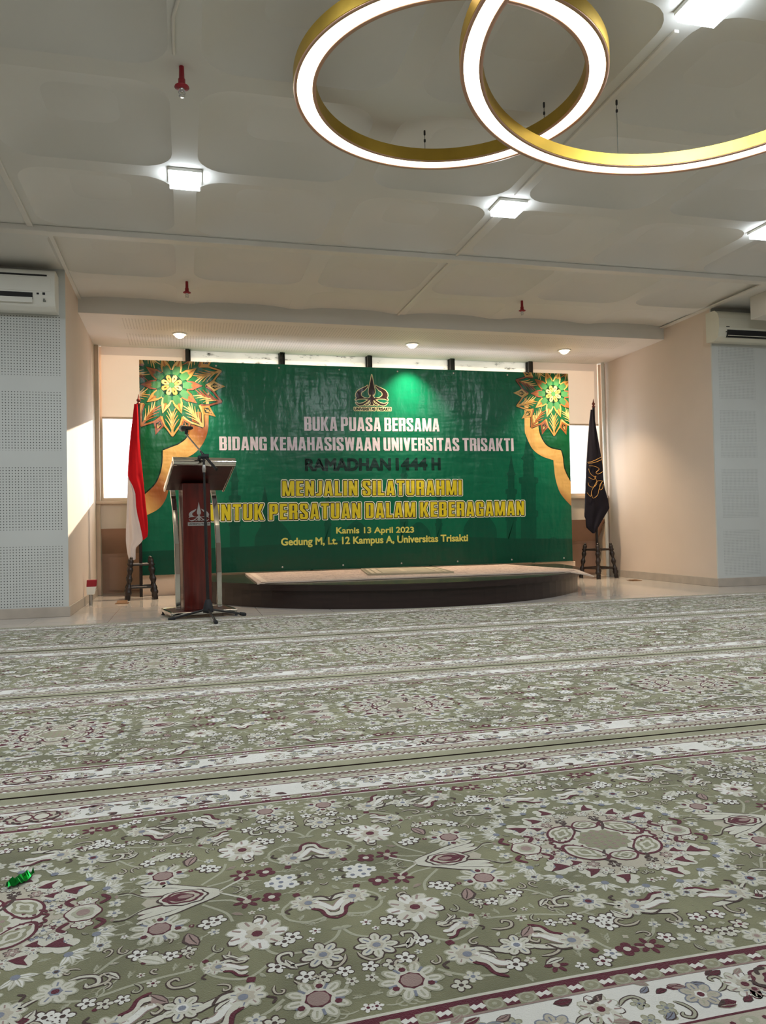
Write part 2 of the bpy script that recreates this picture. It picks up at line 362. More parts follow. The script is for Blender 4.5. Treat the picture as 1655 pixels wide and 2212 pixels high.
# window wall
struct(MB().box(XL, YB, 0.75, XR, YB+0.12, 1.03).build('wall_window_lower', M['wall']))
b = MB().add([(XL, YB, 0.75), (XR, YB, 0.75), (XR, 9.5, 0.46), (XL, 9.5, 0.46), (XL, 9.5, 0), (XR, 9.5, 0), (XL, 9.75, 0), (XR, 9.75, 0), (XL, 9.75, 0.75), (XR, 9.75, 0.75)],
             [(0, 1, 2, 3), (3, 2, 5, 4), (4, 5, 7, 6), (6, 7, 9, 8), (8, 9, 1, 0), (0, 3, 4, 6, 8), (1, 9, 7, 5, 2)])
b.box(XL+0.1, 9.485, 0.03, -0.2, 9.5, 0.42); b.box(5.0, 9.485, 0.03, XR-0.1, 9.5, 0.42)
struct(b.build('wall_recess', M['recess']))
struct(MB().box(XL, YB-0.05, 1.03, XR, YB+0.12, 1.062).build('trim_sill', M['frame_light'], bevel=0.004))
struct(MB().box(XL, YB-0.03, 0, XL+0.045, YB+0.1, ZS).build('trim_3', M['frame_light'], bevel=0.004))
struct(MB().box(XR-0.02, YB-0.03, 0, XR, YB+0.1, ZS).build('trim_4', M['frame_light'], bevel=0.004))
xs = [-0.925, 0.05, 1.15, 2.23, 3.31, 4.39, 5.43]
for i in range(6):
    x0, x1 = xs[i], xs[i+1]; edge = i in (0, 5)
    w = thing('window_%d' % (i+1), '', 'window', ((x0+x1)/2, YB+0.08, 1.06)); del w['label'], w['category']; w['kind'] = 'structure'
    fm = M['frame_light'] if edge else M['frame_dark']
    fr = MB(); t = 0.03
    fr.box(x0, YB+0.05, 1.062, x0+t, YB+0.12, ZS, 0).box(x1-t, YB+0.05, 1.062, x1, YB+0.12, ZS, 0).box(x0+t, YB+0.05, 1.062, x1-t, YB+0.12, 1.1, 0)
    struct(fr.build('window_frame', fm, w))
    if edge: struct(MB().box(x0+t, YB+0.08, 1.1, x1-t, YB+0.09, ZS).build('glass', M['glass'], w))
    else:
        struct(MB().box(x0+t, YB+0.08, 1.1, x1-t, YB+0.09, 2.40).build('glass', M['glass'], w)); struct(MB().box(x0+t, YB+0.08, 2.43, x1-t, YB+0.09, ZS).build('filmed_glass', M['film'], w))
        struct(MB().box(x0+t, YB+0.06, 2.40, x1-t, YB+0.11, 2.43).build('transom', M['frame_dark'], w))
for x in xs[1:6]:
    struct(MB().box(x-0.022, YB-0.01, 1.062, x+0.022, YB+0.05, ZS).box(x+0.03, YB+0.0, 1.062, x+0.038, YB+0.05, ZS).build('trim_mullion', M['frame_dark']))
for x0, x1, lab in ((-0.90, 0.02, 'cream roller blind drawn halfway down behind the red and white flag'), (4.42, 5.37, 'cream roller blind drawn halfway down behind the black flag')):
    t = thing('roller_blind', lab, 'blind', ((x0+x1)/2, YB+0.02, 2.0), 'roller blinds in the end windows')
    b = MB(); n = 14
    for k in range(n):
        za, zb = 2.02+(ZS-2.02)*k/n, 2.02+(ZS-2.02)*(k+1)/n
        b.quad((x0, YB+0.022, za), (x1, YB+0.022, za), (x1, YB+0.022, zb), (x0, YB+0.022, zb))
    b.build('fabric', M['blind'], t)
    MB().box(x0, YB+0.014, 2.0, x1, YB+0.03, 2.022).build('bottom_rail', M['blind'], t, bevel=0.003)
# pipe in the right corner
p = MB().tube([(5.40, 9.15, 0.0), (5.40, 9.15, ZS)], 0.022, 14).build('corner_pipe', M['white_metal']); tag(p, 'white vertical pipe in the corner behind the black flag', 'pipe')

# ================================================================== RUGS
class Pat:
    """flat polygons of the rug drawing: (points, colour, layer)"""
    def __init__(s): s.p = []
    def poly(s, pts, c, l=1): s.p.append((pts, c, l))
    def blob(s, c, r, col, l=1, n=12, lob=0, amp=0.0, rot=0.0, sx=1, sy=1):
        o = []
        for k in range(n):
            a = 2*pi*k/n; rr = r*(1-amp+amp*abs(cos(lob*a/2))) if lob else r
            x, y = rr*cos(a)*sx, rr*sin(a)*sy
            o.append((c[0]+x*cos(rot)-y*sin(rot), c[1]+x*sin(rot)+y*cos(rot)))
        s.poly(o, col, l)
    def stroke(s, pts, w, col, l=1, taper=True, sub=4):
        if sub > 1 and len(pts) > 2: pts = spline(pts, sub)
        n = len(pts); L = []; R = []
        for i, p in enumerate(pts):
            a, b_ = pts[max(i-1, 0)], pts[min(i+1, n-1)]; dx, dy = b_[0]-a[0], b_[1]-a[1]; d = hypot(dx, dy) or 1
            k = w/2*(min(1, 0.25+1.6*sin(pi*(i+0.3)/(n-0.4))) if taper else 1)
            L.append((p[0]-dy/d*k, p[1]+dx/d*k)); R.append((p[0]+dy/d*k, p[1]-dx/d*k))
        for i in range(n-1): s.poly([L[i], R[i], R[i+1], L[i+1]], col, l)
def spline(P, k):
    o = []
    for i in range(len(P)-1):
        a, b_, c, d = P[max(i-1, 0)], P[i], P[i+1], P[min(i+2, len(P)-1)]
        for t in range(k):
            u = t/k
            o.append(tuple(0.5*((2*b_[j])+(-a[j]+c[j])*u+(2*a[j]-5*b_[j]+4*c[j]-d[j])*u*u+(-a[j]+3*b_[j]-3*c[j]+d[j])*u**3) for j in (0, 1)))
    o.append(P[-1]); return o
def tr(c, a, s, pts): return [(c[0]+s*(x*cos(a)-y*sin(a)), c[1]+s*(x*sin(a)+y*cos(a))) for x, y in pts]

def small(P, c, r, rot=0, col=CRM, ctr=BRN, n=5):
    if r > 0.012: P.blob((c[0]+r*0.05, c[1]-r*0.06), r*1.16, BRN if ctr != SLT else LOL, 1.5, n*6, n, 0.42, rot)
    P.blob(c, r, col, 2, n*6, n, 0.5, rot); P.blob(c, r*0.27, ctr, 3, 6)
    for k in range(n):
        a = rot+2*pi*(k+0.5)/n; P.stroke([(c[0]+cos(a)*r*0.45, c[1]+sin(a)*r*0.45), (c[0]+cos(a)*r*0.62, c[1]+sin(a)*r*0.62)], r*0.16, ctr, 3, False, 1)
def outline_flower(P, c, r, n, rot, col, oc, ctr, cc):
    P.blob(c, r*1.1, oc, 2, n*7, n, 0.33, rot); P.blob(c, r, col, 3, n*7, n, 0.38, rot)
    for k in range(n):
        a = rot+2*pi*k/n; P.stroke([(c[0]+cos(a)*r*0.45, c[1]+sin(a)*r*0.45), (c[0]+cos(a)*r*0.8, c[1]+sin(a)*r*0.8)], r*0.09, SLT if k % 2 else SAG, 3.5, True, 1)
        a += pi/n; P.stroke([(c[0]+cos(a)*r*0.5, c[1]+sin(a)*r*0.5), (c[0]+cos(a)*r*0.72, c[1]+sin(a)*r*0.72)], r*0.07, oc, 3.5, True, 1)
    P.blob(c, r*0.36, cc, 4, 12, 6, 0.2); P.blob(c, r*0.2, ctr, 5, 8)
def daisy(P, c, r, rot=0, ctr=TAU):
    P.blob(c, r*1.05, SAG, 2, 70, 10, 0.35, rot); P.blob(c, r*0.95, CRM, 3, 70, 10, 0.42, rot)
    for k in range(10):
        a = rot+2*pi*(k+0.5)/10
        P.stroke([(c[0]+cos(a)*r*0.5, c[1]+sin(a)*r*0.5), (c[0]+cos(a)*r*0.78, c[1]+sin(a)*r*0.78)], r*0.09, LOL if k % 2 else SLT, 4, True, 1)
        a += pi/10; P.stroke([(c[0]+cos(a)*r*0.55, c[1]+sin(a)*r*0.55), (c[0]+cos(a)*r*0.85, c[1]+sin(a)*r*0.85)], r*0.07, SAG, 4, True, 1)
    for a in (0.4, 2.6, 4.4): P.blob((c[0]+cos(a+rot)*r*0.62, c[1]+sin(a+rot)*r*0.62), r*0.12, MAR, 5, 6)
    P.blob(c, r*0.42, MAR, 5, 24, 8, 0.2, rot); P.blob(c, r*0.34, ctr, 6, 14)
def scroll(P, c, s, rot, w=0.007, col=CRM, oc=BRN, flip=1):
    q = tr(c, rot, s, [(0, 0), (0.5, 0.12*flip), (0.9, 0.5*flip), (0.8, 0.95*flip), (0.4, 0.95*flip), (0.42, 0.66*flip)])
    P.stroke(q, w*1.7, oc, 2); P.stroke(q, w*0.85, col, 3)
def leaf(P, c, s, rot, col=CRM, oc=BRN, wd=0.3):
    q = [(0, 0), (0.25, wd*0.8), (0.55, wd), (0.85, wd*0.5), (1, 0), (0.8, -wd*0.35), (0.5, -wd*0.55), (0.2, -wd*0.4)]
    P.poly(tr(c, rot, s*1.12, [(x-0.05, y*1.25) for x, y in q]), oc, 2); P.poly(tr(c, rot, s, q), col, 3)
    P.stroke(tr(c, rot, s, [(0.1, 0), (0.5, wd*0.15), (0.9, 0)]), s*0.05, oc, 4, True, 2)
def lily(P, c, s, rot, flip=1):
    P.blob(tr(c, rot, s, [(-0.25, 0.1*flip)])[0], s*0.62, SAG, 2, 48, 8, 0.25, rot); P.blob(tr(c, rot, s, [(-0.25, 0.1*flip)])[0], s*0.56, CRM, 3, 48, 8, 0.3, rot)
    q0 = tr(c, rot, s, [(-0.25, 0.1*flip)])[0]
    for k in range(8):
        a = rot+2*pi*k/8; P.stroke([(q0[0]+cos(a)*s*0.3, q0[1]+sin(a)*s*0.3), (q0[0]+cos(a)*s*0.47, q0[1]+sin(a)*s*0.47)], s*0.045, SLT if k % 2 else TAU, 3.5, True, 1)
    P.blob(tr(c, rot, s, [(-0.2, 0.1*flip)])[0], s*0.3, BEI, 4, 30, 6, 0.3, rot); P.blob(tr(c, rot, s, [(-0.12, 0.1*flip)])[0], s*0.15, SLT, 5, 12)
    for y0, y1, cl in ((0.15, 0.75, CRM), (-0.05, 0.35, WHT), (-0.3, -0.35, CRM)):
        q = tr(c, rot, s, [(0.05, y0*flip), (0.5, (y0+y1)/2*flip), (0.85, y1*flip), (1.2, y1*0.9*flip)])
        P.stroke(q, s*0.34, BRN if cl != WHT else TAU, 2); P.stroke(q, s*0.24, cl, 3)
    P.stroke(tr(c, rot, s, [(0.1, 0.5*flip), (0.5, 0.55*flip), (0.8, 0.9*flip), (1.25, 1.0*flip)]), s*0.14, MAR, 4)
    P.stroke(tr(c, rot, s, [(-0.1, -0.35*flip), (0.3, -0.45*flip), (0.7, -0.2*flip)]), s*0.1, BRN, 4)
    P.blob(tr(c, rot, s, [(-0.75, -0.45*flip)])[0], s*0.17, MAR, 3, 12, 4, 0.4, rot)
    P.stroke(tr(c, rot, s, [(-0.6, 0.55*flip), (-0.75, 0.8*flip), (-0.55, 0.95*flip)]), s*0.1, BRN, 3)
def leafy(P, c, r, rot=0):
    for k in range(9):
        a = rot+2*pi*k/9; d = (c[0]+cos(a)*r*0.55, c[1]+sin(a)*r*0.55)
        P.blob(d, r*0.45, BRN if k % 3 == 0 else SAG, 2, 10, 0, 0, a+0.5, 1.1, 0.62); P.blob(d, r*0.4, CRM if k % 2 else WHT, 3, 10, 0, 0, a+0.5, 1.1, 0.58)
        P.stroke([d, (d[0]+cos(a)*r*0.3, d[1]+sin(a)*r*0.3)], r*0.08, TAU, 4, True, 1)
    P.blob(c, r*0.4, BEI, 5, 28, 7, 0.3, rot); P.blob(c, r*0.18, MAR, 6, 8)
def starf(P, c, r, rot, col=MAR):
    for k in range(6):
        a = rot+2*pi*k/6; P.blob((c[0]+cos(a)*r*0.6, c[1]+sin(a)*r*0.6), r*0.42, col, 2, 8, 0, 0, a, 1, 0.5)
    P.blob(c, r*0.32, BEI, 3, 8)
def fourf(P, c, r, rot, col=MAR, ctr=CRM):
    for k in range(4):
        a = rot+2*pi*k/4; P.blob((c[0]+cos(a)*r*0.55, c[1]+sin(a)*r*0.55), r*0.44, col, 2, 9)
    P.blob(c, r*0.33, ctr, 3, 8)
def cluster(P, c, r):
    for dx, dy in ((-0.5, 0.42), (-0.5, -0.42), (0.15, 0.5), (0.15, -0.5), (0.6, 0), (0.05, 0)):
        P.blob((c[0]+dx*r, c[1]+dy*r), r*0.48, WHT, 2, 20, 5, 0.3, dx*3); P.blob((c[0]+dx*r, c[1]+dy*r), r*0.15, SLT, 3, 7)
    for sy in (1, -1): P.stroke([(c[0]-r*0.9, c[1]+sy*r*0.2), (c[0]-r*1.15, c[1]+sy*r*0.45), (c[0]-r*0.95, c[1]+sy*r*0.62)], r*0.12, BRN, 2)
def chain(P, pts, r, ctr=BRN):
    P.stroke(pts, 0.004, SAG, 1)
    for i, q in enumerate(pts):
        small(P, q, r*(1-0.06*i), i*0.7, CRM if i % 2 else WHT, ctr)
        if i % 2: P.blob((q[0]+r*0.9, q[1]+r*0.7), r*0.3, MAR, 2, 6)
def sprig(P, c, s, rot):
    P.stroke(tr(c, rot, s, [(0, 0), (0.5, 0.1), (1, -0.05), (1.5, 0.1)]), 0.0032, SAG, 1)
    for x in (0.45, 0.9, 1.3):
        for sg in (1, -1): P.stroke(tr(c, rot, s, [(x, 0), (x+0.25, 0.28*sg), (x+0.5, 0.3*sg)]), 0.003, SAG if sg > 0 else LOL, 1)
def palmette(P, c, s):
    """big lotus palmette lying along +u, mirror-symmetric in v; only v>=0 half is drawn twice"""
    P.poly([(c[0]+x*s, c[1]+y*s) for x, y in ((-1.0, 0), (-0.7, 0.32), (-0.2, 0.42), (0.35, 0.5), (0.8, 0.34), (1.0, 0), (0.8, -0.34), (0.35, -0.5), (-0.2, -0.42), (-0.7, -0.32))], BEI, 1)
    for sg in (1, -1):
        for y0, y1, cl, oc, w in ((0.12, 0.75, CRM, BRN, 0.2), (0.3, 1.0, CRM, BRN, 0.16), (0.05, 0.5, CRM, MAR, 0.2)):
            q = [(c[0]+x*s, c[1]+sg*y*s) for x, y in ((-0.9, y0*0.4), (-0.3, y0+0.1), (0.25, (y0+y1)/2+0.05), (0.75, y1*0.85), (1.05, y1))]
            P.stroke(q, w*s*1.5, oc, 2); P.stroke(q, w*s, cl, 3)
        P.stroke([(c[0]+x*s, c[1]+sg*y*s) for x, y in ((0.5, 0.16), (0.9, 0.3), (1.25, 0.6), (1.6, 0.62))], 0.09*s, SAG, 3)
        P.stroke([(c[0]+x*s, c[1]+sg*y*s) for x, y in ((0.5, 0.2), (0.95, 0.36), (1.3, 0.68), (1.6, 0.7))], 0.04*s, BRN, 4)
        P.stroke([(c[0]+x*s, c[1]+sg*y*s) for x, y in ((-0.9, 0.05), (-1.2, 0.3), (-1.5, 0.55), (-1.55, 0.8))], 0.07*s, CRM, 2)
    P.blob(c, s*0.52, BRN, 4, 40, 8, 0.12, 0, 1.25, 0.85); P.blob(c, s*0.47, CRM, 5, 40, 8, 0.12, 0, 1.25, 0.85); P.blob(c, s*0.41, MAR, 6, 30, 6, 0.15, 0, 1.25, 0.82); P.blob(c, s*0.33, BEI, 7, 30, 6, 0.15, 0, 1.25, 0.8)
    P.blob((c[0]+0.06*s, c[1]), s*0.27, MAR, 8, 20, 4, 0.2, 0, 1.3, 0.8); P.blob((c[0]-0.06*s, c[1]), s*0.12, TAU, 9, 12, 0, 0, 0, 1.6, 0.8)

def rug_tile():
    """one quadrant, u 0..0.62 (0 = midway between medallions), v 0..0.45, mirrored four times"""
    rnd = random.Random(11); P = Pat()
    daisy(P, (0.304, 0.104), 0.052, 0.3)
    leafy(P, (0.142, 0.176), 0.055, 0.2)
    starf(P, (0.150, 0.056), 0.026, 0.2); fourf(P, (0.104, 0.054), 0.021, 0.5); sprig(P, (0.085, 0.05), 0.03, pi)
    lily(P, (0.034, 0.098), 0.050, 2.7, -1)
    lily(P, (0.186, 0.345), 0.052, 0.5); lily(P, (0.35, 0.36), 0.05, 3.5); lily(P, (0.525, 0.29), 0.052, 0.15, -1)
    lily(P, (0.205, 0.252), 0.036, 3.0, -1)
    daisy(P, (0.072, 0.386), 0.05, 0.1)
    outline_flower(P, (0.45, 0.245), 0.032, 7, 0.2, CRM, SAG, MAR, SLT); scroll(P, (0.47, 0.255), 0.05, 0.4); scroll(P, (0.435, 0.22), 0.04, 3.6, flip=-1)
    outline_flower(P, (0.045, 0.275), 0.036, 8, 0.1, CRM, BRN, SLT, BEI); scroll(P, (0.07, 0.29), 0.045, 0.2, flip=-1)
    outline_flower(P, (0.265, 0.345), 0.03, 7, 0.4, CRM, BRN, SLT, WHT); leaf(P, (0.285, 0.325), 0.04, -0.8, TAU)
    chain(P, [(0.335, 0.178), (0.31, 0.193), (0.283, 0.197), (0.255, 0.192)], 0.0165); leaf(P, (0.24, 0.178), 0.045, -1.2, TAU); leaf(P, (0.335, 0.19), 0.05, 2.6, CRM, SAG)
    chain(P, [(0.40, 0.29), (0.375, 0.30), (0.35, 0.296)], 0.014); chain(P, [(0.08, 0.325), (0.055, 0.335), (0.02, 0.33)], 0.0165)
    for q in ((0.222, 0.115), (0.206, 0.106), (0.10, 0.215), (0.085, 0.205), (0.24, 0.395), (0.12, 0.285), (0.44, 0.33), (0.455, 0.308), (0.43, 0.312)):
        small(P, q, 0.0175, rnd.random()*3, WHT, BRN)
    starf(P, (0.47, 0.405), 0.024, 0.4); fourf(P, (0.43, 0.405), 0.02, 0.3); starf(P, (0.30, 0.415), 0.02, 0.1)
    for q in ((0.56, 0.36), (0.585, 0.385), (0.54, 0.40), (0.60, 0.345), (0.51, 0.39), (0.615, 0.40), (0.40, 0.41), (0.375, 0.425), (0.14, 0.42), (0.165, 0.405)):
        small(P, q, 0.0155, rnd.random()*3, CRM if rnd.random() < 0.6 else WHT, rnd.choice((BRN, SLT, MAR)))
    outline_flower(P, (0.585, 0.425), 0.024, 6, 0, CRM, SAG, TAU, BEI)
    # vines
    for q in ([(0.20, 0.20), (0.235, 0.235), (0.22, 0.275), (0.17, 0.30), (0.13, 0.27)], [(0.142, 0.20), (0.12, 0.245), (0.07, 0.255), (0.02, 0.235), (0.0, 0.20)],
              [(0.0, 0.15), (0.05, 0.165), (0.085, 0.145), (0.09, 0.11), (0.07, 0.085)], [(0.22, 0.03), (0.18, 0.04), (0.16, 0.06)], [(0.23, 0.04), (0.19, 0.085), (0.18, 0.12)],
              [(0.265, 0.345), (0.235, 0.39), (0.20, 0.41), (0.15, 0.395), (0.12, 0.37)], [(0.30, 0.15), (0.36, 0.17), (0.40, 0.215), (0.44, 0.235)],
              [(0.36, 0.10), (0.40, 0.105), (0.42, 0.13)], [(0.045, 0.31), (0.02, 0.355), (0.05, 0.40)], [(0.525, 0.33), (0.50, 0.37), (0.47, 0.39)], [(0.45, 0.27), (0.40, 0.28), (0.33, 0.26), (0.25, 0.25)],
              [(0.39, 0.36), (0.41, 0.40), (0.46, 0.405)]):
        P.stroke(q, 0.0058, SAG, 1, False, 5)
    for q, a in (((0.41, 0.16), 0.2), ((0.36, 0.235), 0.8), ((0.22, 0.145), 0.5), ((0.115, 0.02), 0), ((0.49, 0.24), 0.9), ((0.30, 0.30), 2.2), ((0.02, 0.43), 0), ((0.36, 0.065), 0.1)): sprig(P, q, 0.032, a)
    for q, a, f in (((0.19, 0.215), 1.2, 1), ((0.335, 0.335), 4.0, -1), ((0.10, 0.33), 2.0, 1), ((0.245, 0.285), 0.6, -1), ((0.50, 0.33), 2.4, 1), ((0.41, 0.245), 2.8, 1), ((0.01, 0.285), 1.5, -1), ((0.165, 0.135), 2.6, 1), ((0.56, 0.31), 0.8, 1), ((0.29, 0.385), 0.3, -1)):
        scroll(P, q, 0.034, a, 0.0055, BEI, BRN, f)
    for q, a in (((0.385, 0.215), 2.4), ((0.09, 0.30), 5.2), ((0.47, 0.285), 1.0), ((0.22, 0.37), 3.9), ((0.175, 0.245), 5.6), ((0.32, 0.40), 2.9)): leaf(P, q, 0.035, a, CRM, BRN, 0.24)
    # medallion (centre u=0.62, v=0), one quadrant
    Mx = 0.62
    def pol(r, a): return (Mx-r*cos(a), r*sin(a)*0.92)
    P.poly([(Mx, 0)]+[pol(0.155+0.03*abs(cos(a*3.0)), a) for a in [pi/2*k/18 for k in range(19)]], BEI, 1)
    P.poly([(Mx, 0)]+[pol(0.105+0.012*cos(a*8), a) for a in [pi/2*k/14 for k in range(15)]], CRM, 2)
    P.poly([(Mx, 0)]+[pol(0.056+0.004*cos(a*12), a) for a in [pi/2*k/12 for k in range(13)]], LOL, 3)
    for r, a in ((0.03, 0.5), (0.03, 1.2), (0.015, 0.9), (0.045, 0.25), (0.045, 0.85), (0.045, 1.4)): P.blob(pol(r, a), 0.005, TAU, 4, 6)
    for a, w, e in ((0.66, 0.036, 0.72), (1.5708, 0.022, 0.9)):
        c = pol(0.092, a)
        for r_, cl_, l_ in ((1.24, MAR, 4), (1.04, CRM, 5), (0.86, LOL, 6), (0.6, CRM, 7), (0.34, LOL, 8)): P.blob(c, w*r_, cl_, l_, 28, 3 if l_ < 6 else 4, 0.14 if l_ < 6 else 0.36, pi-a, e, 1.25)
    P.stroke([pol(0.075, 0.12), pol(0.1, 0.2), pol(0.12, 0.12), pol(0.112, 0.0)], 0.006, MAR, 5); small(P, pol(0.094, 0.1), 0.012, 0.3, SAG, MAR)
    P.stroke([pol(0.06, 0.3), pol(0.085, 0.38), pol(0.112, 0.33), pol(0.118, 0.2)], 0.007, MAR, 5); P.stroke([pol(0.06, 1.12), pol(0.09, 1.1), pol(0.115, 1.16), pol(0.12, 1.3)], 0.007, BRN, 5)
    for r, a, cl in ((0.135, 0.3, MAR), (0.135, 1.25, BRN), (0.14, 0.62, SLT), (0.142, 0.95, TAU)): small(P, pol(r, a), 0.0125, a, cl, CRM, 6)
    for r, a in ((0.165, 0.48), (0.165, 0.80), (0.168, 1.12), (0.163, 1.40)): outline_flower(P, pol(r, a), 0.017, 6, a, CRM, BRN, TAU, WHT)
    for r, a, s in ((0.19, 0.62, 0.03), (0.18, 0.98, 0.026), (0.20, 1.3, 0.026), (0.152, 0.72, 0.02)):
        c = pol(r, a); P.poly(tr(c, pi-a, s, [(-0.6, -0.5), (0.2, -0.3), (0.9, 0.1), (0.1, 0.2), (-0.3, 0.65), (-0.5, 0.1)]), MAR, 5); P.blob(c, s*1.1, CRM, 2, 30, 5, 0.3, a)
    P.blob((0.44, 0.0), 0.034, MAR, 4, 30, 6, 0.1); P.blob((0.44, 0), 0.031, CRM, 5, 30, 6, 0.12); P.blob((0.44, 0), 0.021, SAG, 6, 24, 5, 0.2); P.blob((0.44, 0), 0.012, TAU, 7, 12)
    outline_flower(P, (0.437, 0.04), 0.019, 5, 0.3, CRM, MAR, SAG, WHT); P.stroke([(0.415, 0.028), (0.40, 0.045), (0.415, 0.065)], 0.009, MAR, 4); P.stroke([(0.46, 0.03), (0.475, 0.05), (0.462, 0.064)], 0.009, MAR, 4)
    for q in ((0.478, 0.022), (0.485, 0.075), (0.395, 0.075), (0.385, 0.02), (0.50, 0.045), (0.46, 0.095)): small(P, q, 0.0155, 0.5, CRM, SLT)
    for r, a in ((0.232, 0.72), (0.228, 1.1), (0.232, 0.42), (0.24, 1.42)):
        c = pol(r, a)
        for k in range(5): leaf(P, c, 0.034, pi-a+(k-2)*0.55, CRM if k % 2 else WHT, SAG, 0.2)
        P.blob(c, 0.008, SLT, 5, 8)
    for r, a in ((0.265, 1.28), (0.262, 0.9), (0.262, 0.56), (0.285, 1.5)): outline_flower(P, pol(r, a), 0.0185, 6, a, CRM, SAG, BRN, SLT)
    # small filler blossoms, buds and tendrils wherever the ground is still bare
    cs = 0.004; gx, gy = 156, 114; occ = [[False]*gy for _ in range(gx)]
    def mark(x, y, r):
        for i in range(max(0, int((x-r)/cs)), min(gx, int((x+r)/cs)+1)):
            for j in range(max(0, int((y-r)/cs)), min(gy, int((y+r)/cs)+1)): occ[i][j] = True
    for pts, c, l in P.p:
        if l < 2: continue
        mx_, my_ = sum(p[0] for p in pts)/len(pts), sum(p[1] for p in pts)/len(pts); r = max(hypot(p[0]-mx_, p[1]-my_) for p in pts)
        mark(mx_, my_, min(r*0.8, 0.05))
    mark(0.27, 0, 0.075); mark(0.078, 0, 0.035); mark(0.22, 0, 0.03)
    for k in range(2100):
        x, y = rnd.uniform(0.0, 0.62), rnd.uniform(0.006, 0.432); r = 0.0115 if k < 800 else 0.0075
        i0, i1, j0, j1 = [max(0, int(q/cs)) for q in (x-r, x+r, y-r, y+r)]
        if any(occ[i][j] for i in range(i0, min(gx, i1+1)) for j in range(j0, min(gy, j1+1))): continue
        mark(x, y, r*1.05); a = rnd.uniform(0, 6.28); q = rnd.random()
        if q < 0.34: small(P, (x, y), r*0.98, a, rnd.choice((CRM, WHT, SAG, CRM)), rnd.choice((BRN, SLT, MAR, TAU)))
        elif q < 0.46: fourf(P, (x, y), r*0.8, a, rnd.choice((SAG, BEI, MAR)), BEI)
        elif q < 0.62: scroll(P, (x, y), r*1.7, a, 0.0038, rnd.choice((BEI, SAG)), BRN, rnd.choice((1, -1)))
        elif q < 0.80: leaf(P, (x-cos(a)*r, y-sin(a)*r), r*2.0, a, rnd.choice((CRM, SAG, BEI, TAU)), rnd.choice((BRN, SAG, LOL)), 0.24)
        else: sprig(P, (x-cos(a)*r, y-sin(a)*r), r*1.5, a)
    quad = P.p
    # centre-line motifs (already symmetric in v)
    C_ = Pat(); palmette(C_, (0.265, 0), 0.075); cl = C_.p
    D_ = Pat(); cluster(D_, (0.078, 0), 0.034); cl += D_.p
    return quad, cl

